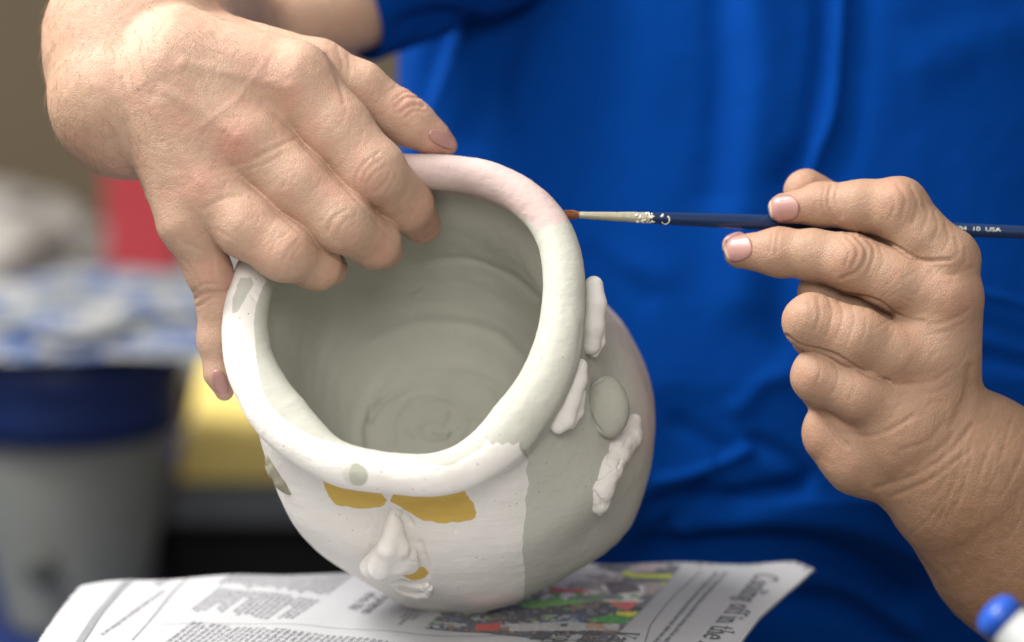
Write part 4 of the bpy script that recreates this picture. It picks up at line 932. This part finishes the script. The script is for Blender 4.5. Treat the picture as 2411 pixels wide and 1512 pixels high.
# printed market photograph
ua, va = uvp(1000, 1484); ub, vb = uvp(1459, 1482); uc, vc = uvp(1611, 1344)
PU0, PU1 = ua, uvp(1530, 1420)[0]; PV0, PV1 = vc, va
ncx, ncy = 260, 150
gu = np.linspace(0, 1, ncx); gv = np.linspace(0, 1, ncy); Au, Av = np.meshgrid(gu, gv, indexing='ij')
Uq = PU0 + (PU1 - PU0) * Au; Vq = PV0 + (PV1 - PV0) * Av
Pq = paper_xyz(Uq, Vq, 0.0004).reshape(-1, 3); ipx, ipy = gpx(Pq[:, 0], Pq[:, 1], Pq[:, 2])
z3 = np.stack([ipx, ipy * 3, 0 * ipx], -1)
nA = vnoise(z3, 45, 71); nB = vnoise(z3, 18, 72); nC = vnoise(z3, 8, 73)
colr = np.empty((len(Pq), 3)); colr[:] = (0.16, 0.16, 0.17)
def paint(mask, c): colr[mask] = np.array(c)
tnA = nA + 0.5 * nB
paint((ipy < 1368) & (tnA > -0.5), (0.09, 0.09, 0.11)); paint((ipy < 1400) & (nA * 60 + ipx < 1450), (0.55, 0.54, 0.55)); paint((ipy < 1400) & (tnA < -0.25), (0.36, 0.30, 0.29))
paint((ipy >= 1378) & (ipy < 1412) & (nA > -0.35), (0.60, 0.60, 0.61)); paint((ipy > 1380) & (ipy < 1440) & (nB + 0.4 * nC > 0.42), (0.10, 0.25, 0.05))
paint((ipy >= 1418) & (tnA > -0.8), (0.05, 0.05, 0.06)); paint((ipy >= 1418) & (nB > 0.35), (0.20, 0.12, 0.09)); paint((ipy >= 1448) & (nA + nC * .5 > 0.3), (0.30, 0.31, 0.33)); paint((ipy >= 1448) & (nB < -0.45), (0.06, 0.09, 0.17))
def pp(poly, c, jit=3): paint(psd(ipx + nC * jit, ipy + nB * jit * .3, poly) < 0, c)
pp([(1420,1372),(1460,1368),(1500,1380),(1510,1392),(1440,1400)], (0.10, 0.08, 0.09)); pp([(1466,1347),(1475,1344),(1500,1352),(1600,1352),(1590,1362),(1490,1360),(1468,1356)], (0.50, 0.58, 0.03), 1)
pp([(1555,1372),(1575,1368),(1600,1372),(1580,1382)], (0.45, 0.55, 0.03), 1); pp([(1290,1384),(1370,1388),(1400,1396),(1300,1396)], (0.55, 0.08, 0.06))
pp([(1425,1414),(1512,1414),(1478,1438),(1456,1432)], (0.58, 0.10, 0.08), 1); pp([(1420,1413),(1516,1413),(1512,1417),(1424,1416)], (0.7, 0.68, 0.6), 1)
pp([(1190,1420),(1300,1410),(1400,1416),(1350,1422),(1250,1432)], (0.16, 0.38, 0.06)); pp([(1400,1454),(1470,1444),(1500,1450),(1470,1468),(1390,1464)], (0.05, 0.26, 0.03)); pp([(1452,1440),(1500,1440),(1508,1448),(1480,1452),(1450,1447)], (0.62, 0.55, 0.02), 1)
pp([(1120,1470),(1180,1466),(1175,1484),(1120,1486)], (0.45, 0.04, 0.03), 1); pp([(1200,1470),(1340,1462),(1400,1470),(1460,1468),(1455,1484),(1200,1486)], (0.38, 0.38, 0.40)); pp([(1318,1470),(1335,1468),(1338,1475),(1322,1476)], (0.03, 0.03, 0.04), 0.5)
pp([(1380,1466),(1420,1470),(1430,1482),(1380,1480)], (0.40, 0.26, 0.17))
paint((ipy > 1400) & (ipy < 1470) & (nA * .4 + nB > 0.55), (0.14, 0.33, 0.07)); colr = colr * 0.95 + 0.075; colr *= (1 + 0.16 * nC)[:, None]; colr = np.clip(colr, 0.02, 0.8)
m_, ntc, bsc = newmat('printed_photo_ink'); at = attr(ntc, 'ink'); ntc.links.new(at.outputs['Color'], bsc.inputs['Base Color']); bsc.inputs['Roughness'].default_value = 0.65
Fq = grid_faces(ncx, ncy)
cc = np.cross(Pq[Fq[0, 1]] - Pq[Fq[0, 0]], Pq[Fq[0, 2]] - Pq[Fq[0, 0]])
mk('printed_photo', Pq, Fq if cc[2] > 0 else Fq[:, ::-1], m_, news, attrs={'ink': ('FLOAT_COLOR', np.hstack([colr, np.ones((len(colr), 1))]))}, label='colour market photograph printed on the page')

# ================================================================ SMALL TABLE under the paper
def box(x0, x1, y0, y1, z0, z1, bev=0.0):
    V_ = [(x, y, z) for x in (x0, x1) for y in (y0, y1) for z in (z0, z1)]
    return V_, [(0, 1, 3, 2), (4, 6, 7, 5), (0, 4, 5, 1), (2, 3, 7, 6), (0, 2, 6, 4), (1, 5, 7, 3)]
def bevel(o, w=0.004, s=3):
    m = o.modifiers.new('bevel', 'BEVEL'); m.width = w; m.segments = s; m.limit_method = 'ANGLE'; return o
M_WOOD = simple('table_wood', (0.30, 0.22, 0.14), 0.5, 0.4, 0.25, 14)
fl_ = paper_xyz(np.array([far_u[3], far_u[-2]]), np.array([far_v[3], far_v[-2]]))
tx0, tx1 = ground(230, 1400)[0] + 0.012, ground(1700, 1512)[0] - 0.01
ty1 = min(ground(300, 1357)[1], ground(1870, 1320)[1]) - 0.02; ty1 = ground(770, 1345)[1] - 0.035; ty0 = ty1 - 0.26
tab = thing('work_stand', 'narrow wooden work stand hidden beneath the newspaper', 'table', ((tx0 + tx1) / 2, (ty0 + ty1) / 2, 0))
bevel(mk('table_top', *box(tx0, tx1, ty0, ty1, TABLE_Z - 0.028, TABLE_Z - 0.0052), M_WOOD, tab, smooth=False), 0.003)
for ax2, ay2 in ((tx0 + .03, ty0 + .03), (tx1 - .03, ty0 + .03), (tx0 + .03, ty1 - .03), (tx1 - .03, ty1 - .03)):
    bevel(mk('leg', *box(ax2 - .015, ax2 + .015, ay2 - .015, ay2 + .015, 0, TABLE_Z - 0.0281), M_WOOD, tab, smooth=False), 0.003)

# ================================================================ ROOM BEHIND (out of focus)
M_WALL = simple('wall_paint', (0.125, 0.098, 0.066), 0.9, 0.2, 0.10, 3); M_FLOOR = simple('floor_vinyl', (0.10, 0.09, 0.08), 0.6, 0.3, 0.2, 6)
def lathe(name, prof, cx, cy, cz, mat, parent=None, seg=64, squash=1.0, **k):
    t = np.arange(seg) / seg * 2 * math.pi
    V_ = np.array([[(cx + r * math.cos(a_), cy + r * math.sin(a_) * squash, cz + z) for a_ in t] for r, z in prof]).reshape(-1, 3)
    return mk(name, V_, grid_faces(len(prof), seg, True), mat, parent, **k)
mk('floor', [(-6, -4, 0), (6, -4, 0), (6, 6, 0), (-6, 6, 0)], [(0, 1, 2, 3)], M_FLOOR, smooth=False, kind='structure')
YW = 2.6
mk('wall', [(-6, YW, 0), (6, YW, 0), (6, YW, 3), (-6, YW, 3)], [(0, 1, 2, 3)], M_WALL, smooth=False, kind='structure')
def at(x, y, Y):                 # world point on the ray at depth plane y=Y
    p = toworld(c3(x, y, 0)); d = p - camw; return camw + d * ((Y - camw[1]) / d[1])
YB = 0.95
p_l = at(230, 1105, YB); pr = at(415, 1105, YB)[0] ; bz0 = at(200, 1420, YB)[2]
# counter carrying the bucket and the dark cabinet
M_BLACK = simple('black_plastic', (0.006, 0.006, 0.0065), 0.7, 0.25, 0.2, 20); M_BLUE = simple('blue_plastic', (0.005, 0.02, 0.105), 0.5, 0.4, 0.2, 15); M_BUCK = simple('bucket_plastic', (0.18, 0.19, 0.175), 0.5, 0.4, 0.3, 14)
M_SPOUT = simple('spout_grey', (0.06, 0.065, 0.06), 0.6, 0.3, 0.1, 20); M_BLUED = simple('blue_fabric', (0.004, 0.016, 0.085), 0.85, 0.2, 0.2, 18)
zt = at(200, 1440, YB)[2]
cx_, r_b = at(165, 1100, YB)[0], 0.19
low_z = at(0, 1470, YB)[2]
stool = thing('blue_cabinet', 'dark blue cabinet under the grey bucket at the lower left', 'cabinet', (cx_, YB, 0))
bevel(mk('cabinet_body', *box(cx_ - 0.34, cx_ + 0.13, YB - 0.2, YB + 0.25, 0.004, low_z), M_BLUE, stool, smooth=False), 0.01)
bevel(mk('door', *box(cx_ - 0.32, cx_ + 0.11, YB - 0.2121, YB - 0.2021, 0.05, low_z - 0.03), M_BLUE, stool, smooth=False), 0.004)
mk('handle', *box(cx_ + 0.02, cx_ + 0.04, YB - 0.235, YB - 0.2122, low_z - 0.2, low_z - 0.08), M_BUCK, stool, smooth=False)
bu = thing('bucket', 'grey green plastic bucket with dark blue lid, out of focus behind the newspaper', 'bucket', (cx_, YB, low_z))
zl_ = at(200, 1105, YB - 0.15)[2]; zh = at(200, 905, YB - 0.15)[2]; RB = at(425, 1100, YB)[0] - cx_
hb = zl_ - low_z
lathe('bucket_wall', [(0.001, 0.002), (RB * .60, 0.002), (RB * .62, 0.012), (RB * .80, hb * .5), (RB * .86, hb * .75), (RB * .93, hb * .98)], cx_, YB, low_z, M_BUCK, bu)
lathe('lid', [(RB * .93, hb * .97), (RB * 1.02, hb * .975), (RB * 1.04, hb + (zh - zl_) * .3), (RB * 1.05, hb + (zh - zl_) * .55), (RB * 1.08, hb + (zh - zl_) * .62), (RB * 1.08, hb + (zh - zl_) * .95), (RB * 1.03, hb + (zh - zl_)), (0.001, hb + (zh - zl_) * 1.01)], cx_, YB, low_z, M_BLUE, bu)
lathe('spout_cap', [(0.0005, 0.0), (0.012, 0.0), (0.012, 0.006), (0.008, 0.009), (0.0005, 0.009)], 0, 0, 0, M_SPOUT, bu)
sc_ = bpy.data.objects[-1] if False else [o for o in bu.children if o.name.startswith('spout')][0]
pS = at(95, 1335, YB - RB * .8); sc_.location = (pS[0] - 0 , pS[1], pS[2]); sc_.location = Vector(pS) ; sc_.rotation_euler = (math.radians(90), 0, 0)
# mesh data was written relative to the bucket's base, undo that for the turned cap
sc_.data.transform(Matrix.Translation(parent_world(bu))); sc_.location = Vector(pS) - parent_world(bu)
bin_ = thing('storage_bin', 'dark blue fabric storage bin standing behind the grey bucket', 'bin', (at(20, 1400, YB + .3)[0], YB + .3, 0))
bx_, bz_ = at(20, 1400, YB + .3)[0], at(20, 1262, YB + .22)[2]
bevel(mk('bin_wall', *box(bx_ - .25, bx_ + .12, YB + .26, YB + .5, 0.004, bz_), M_BLUE, bin_, smooth=False), 0.012)
bevel(mk('bin_rim', *box(bx_ - .256, bx_ + .126, YB + .254, YB + .506, bz_ + .0003, bz_ + .012), M_BLUE, bin_, smooth=False), 0.004)
# crumpled bag of blue and white cloth on the lid
def crumple(name, label, cat, cx, cy, cz, sx_, sy_, sz_, cols, seed, amp=0.25, nsc=0.05):
    n1, n2 = 90, 120; ph = np.linspace(0.0, math.pi, n1); t = np.arange(n2) / n2 * 2 * math.pi
    A, B = np.meshgrid(ph, t, indexing='ij')
    S = np.stack([np.sin(A) * np.cos(B), np.sin(A) * np.sin(B), np.cos(A)], -1).reshape(-1, 3)
    S[:, 0] = np.sign(S[:, 0]) * np.abs(S[:, 0]) ** 0.75
    r = 1 + amp * (np.abs(vnoise(S, 0.45, seed)) * 1.4 - 0.4 + 0.5 * vnoise(S, 0.2, seed + 1))
    P = S * r[:, None] * [sx_, sy_, sz_]; P[:, 2] = np.maximum(P[:, 2], -sz_ * 0.55); P += [0, 0, sz_ * 0.55 + 0.001]
    m_, nt9, bs9 = newmat(name + '_print'); co9 = objco(nt9)
    f = sstep(nt9, noise(nt9, 1 / nsc, 3, 0.6, co9), 0.46, 0.54); g = sstep(nt9, noise(nt9, 0.7 / nsc, 2, 0.5, objco(nt9, (1, 1, 1), (1, 2, 3))), 0.48, 0.56)
    nt9.links.new(mixc(nt9, g, mixc(nt9, f, cols[0], cols[1]), cols[2]), bs9.inputs['Base Color']); bs9.inputs['Roughness'].default_value = 0.7
    return mk(name, P + [cx, cy, cz], grid_faces(n1, n2, True), m_, origin=(cx, cy, cz), label=label, cat=cat)
zlid = low_z + hb + (zh - zl_) * 1.01
crumple('cloth_bundle', 'crumpled blue and white cloth bundle lying on the bucket lid', 'cloth', at(225, 900, YB)[0], YB + 0.03, zlid, 0.165, 0.12, (at(200, 700, YB)[2] - at(200, 895, YB)[2]) / 3.1, [(0.045, 0.08, 0.19), (0.25, 0.25, 0.245), (0.14, 0.155, 0.17)], 81, 0.3, 0.03)
# rear work table with grey papers, red binder
YR = 1.55
zr = at(200, 790, YR)[2]
M_GREYTOP = simple('grey_laminate', (0.30, 0.29, 0.28), 0.6, 0.3, 0.15, 6)
rt = thing('rear_table', 'grey topped work table far behind the bucket', 'table', (at(200, 700, YR)[0], YR + 0.2, 0))
rx0, rx1 = at(-500, 700, YR)[0], at(620, 700, YR)[0]
bevel(mk('table_top', *box(rx0, rx1, YR - 0.05, YR + 0.6, zr - 0.03, zr), M_GREYTOP, rt, smooth=False), 0.004)
for a_, b_ in ((rx0 + .05, YR), (rx1 - .05, YR), (rx0 + .05, YR + .5), (rx1 - .05, YR + .5)): mk('leg', *box(a_ - .02, a_ + .02, b_ - .02, b_ + .02, 0.002, zr - 0.0301), M_BLACK, rt, smooth=False)
crumple('paper_pile', 'loose pile of pale grey paper behind the blue cloth', 'paper', at(-190, 700, YR + .3)[0], YR + .3, zr + 0.001, 0.17, 0.12, 0.062, [(0.29, 0.27, 0.25), (0.34, 0.32, 0.30), (0.27, 0.255, 0.235)], 91, 0.16, 0.08)
rd = thing('red_binder', 'upright red binder standing on the rear table beside the hand', 'binder', (at(330, 700, YR + .1)[0], YR + .1, zr))
M_RED = simple('red_card', (0.30, 0.03, 0.04), 0.6, 0.3, 0.12, 12); M_CREAM = simple('page_edge', (0.5, 0.45, 0.4), 0.8, 0.2, 0.1, 40)
bx0, bx1 = at(250, 600, YR + .1)[0], at(418, 600, YR + .1)[0]; bt = at(300, 350, YR + .1)[2]
bevel(mk('cover', *box(bx0, bx1, YR + .1, YR + .14, zr + 0.0015, bt), M_RED, rd, smooth=False), 0.004)
mk('pages', *box(bx0 + .006, bx1 + .004, YR + .1405, YR + .165, zr + 0.003, bt - 0.006), M_CREAM, rd, smooth=False)
bevel(mk('cover', *box(bx0, bx1, YR + .1655, YR + .17, zr + 0.0015, bt), M_RED, rd, smooth=False), 0.001)
# yellow crate on a dark cabinet
YY = 1.02
M_YEL = simple('yellow_plastic', (0.95, 0.74, 0.24), 0.55, 0.4, 0.08, 10)
zy = at(600, 1135, YY)[2]; zt2 = at(600, 830, YY + .28)[2]
yx0, yx1 = at(405, 1130, YY)[0], at(900, 1130, YY)[0]
tpx = at(480, 860, YY + .28)[0]
dc = thing('dark_cabinet', 'black cabinet in shadow below the yellow box', 'cabinet', ((yx0 + yx1) / 2, YY + .15, 0))
M_DGREY = simple('dark_grey_edge', (0.12, 0.13, 0.14), 0.6, 0.3, 0.1, 10)
bevel(mk('cabinet_body', *box(yx0 - 0.02, yx1 + 0.1, YY + 0.03, YY + .38, 0.003, zy - 0.032), M_BLACK, dc, smooth=False), 0.006)
bevel(mk('cabinet_top', *box(yx0 - 0.01, yx1 + 0.12, YY - 0.01, YY + .4, zy - 0.0318, zy - 0.001), M_DGREY, dc, smooth=False), 0.004)
for k in range(2): bevel(mk('door', *box(yx0 + 0.0 + k * .17, yx0 + 0.16 + k * .17, YY + 0.018, YY + .0298, 0.06, zy - 0.05), M_BLACK, dc, smooth=False), 0.003)
yb = thing('yellow_box', 'bright yellow tapered box on the dark cabinet behind the pot', 'box', ((yx0 + yx1) / 2, YY + .12, zy))
Vy = [(yx0, YY, zy), (yx1, YY, zy), (yx1, YY + .33, zy), (yx0 + .0, YY + .33, zy), (tpx, YY + .28, zt2), (yx1 - .05, YY + .28, zt2), (yx1 - .05, YY + .325, zt2), (tpx, YY + .325, zt2)]
bevel(mk('box_wall', Vy, [(3, 2, 1, 0), (0, 1, 5, 4), (1, 2, 6, 5), (2, 3, 7, 6), (3, 0, 4, 7), (4, 5, 6, 7)], M_YEL, yb, smooth=False), 0.006)
bevel(mk('lid', *box(tpx - .006, yx1 - .04, YY + .274, YY + .331, zt2 + .0005, zt2 + .014), M_YEL, yb, smooth=False), 0.003)

# ================================================================ blue capped marker close to the camera, in a cup out of frame
M_CAP = simple('blue_cap_plastic', (0.012, 0.085, 0.48), 0.35, 0.5, 0.1, 30); M_MW = simple('white_plastic', (0.62, 0.64, 0.64), 0.4, 0.4, 0.05, 30); M_CUP = simple('cup_plastic', (0.35, 0.36, 0.36), 0.4, 0.4, 0.05, 30)
tipm = toworld(c3(2356, 1456, 900)); dirm = np.array([0.72, -0.38, -0.60]); dirm /= np.linalg.norm(dirm)
mkr = thing('marker', 'blurred blue capped white marker at the lower right corner', 'marker', tipm + dirm * 0.135)
def tubew(prof, o, d, mat, name, parent, seg=40):
    u_ = np.cross(d, [0, 1, 0]); u_ /= np.linalg.norm(u_); w_ = np.cross(d, u_); t = np.arange(seg) / seg * 2 * math.pi
    V_ = np.array([o + d * s + r * (np.cos(t)[:, None] * u_ + np.sin(t)[:, None] * w_) for s, r in prof]).reshape(-1, 3)
    return mk(name, V_, [tuple(reversed(q)) for q in grid_faces(len(prof), seg, True).tolist()], mat, parent)
tubew([(-0.0065, 0.0001), (-0.0064, 0.003), (-0.0055, 0.006), (-0.0035, 0.0078), (-0.0034, 0.0082), (0.0028, 0.0086), (0.0030, 0.0001)], tipm, dirm, M_CAP, 'cap', mkr)
tubew([(0.0031, 0.0001), (0.0031, 0.0078), (0.004, 0.0082), (0.02, 0.0084), (0.10, 0.0090), (0.132, 0.0088), (0.135, 0.0001)], tipm, dirm, M_MW, 'barrel', mkr)
cb_ = tipm + dirm * 0.135
cb2 = np.array([cb_[0] - 0.005, cb_[1], cb_[2] - 0.004])
lathe('cup', [(0.0005, 0), (0.032, 0), (0.033, 0.002), (0.037, 0.07), (0.039, 0.071), (0.039, 0.069), (0.036, 0.066), (0.031, 0.004), (0.0005, 0.003)], cb2[0], cb2[1], cb2[2], M_CUP, origin=cb2, label='plain grey cup holding the blue capped marker at the right', cat='cup')
st2 = thing('side_shelf', 'small wooden side shelf under the grey marker cup', 'shelf', (cb2[0], cb2[1], 0))
bevel(mk('shelf_board', *box(cb2[0] - .06, cb2[0] + .12, cb2[1] - .07, cb2[1] + .07, cb2[2] - .0205, cb2[2] - .0005), M_WOOD, st2, smooth=False), 0.002)
mk('post', *box(cb2[0] + .01, cb2[0] + .05, cb2[1] - .02, cb2[1] + .02, 0.001, cb2[2] - .0206), M_WOOD, st2, smooth=False)
print('table z', TABLE_Z, 'verts', len(VV), len(V))
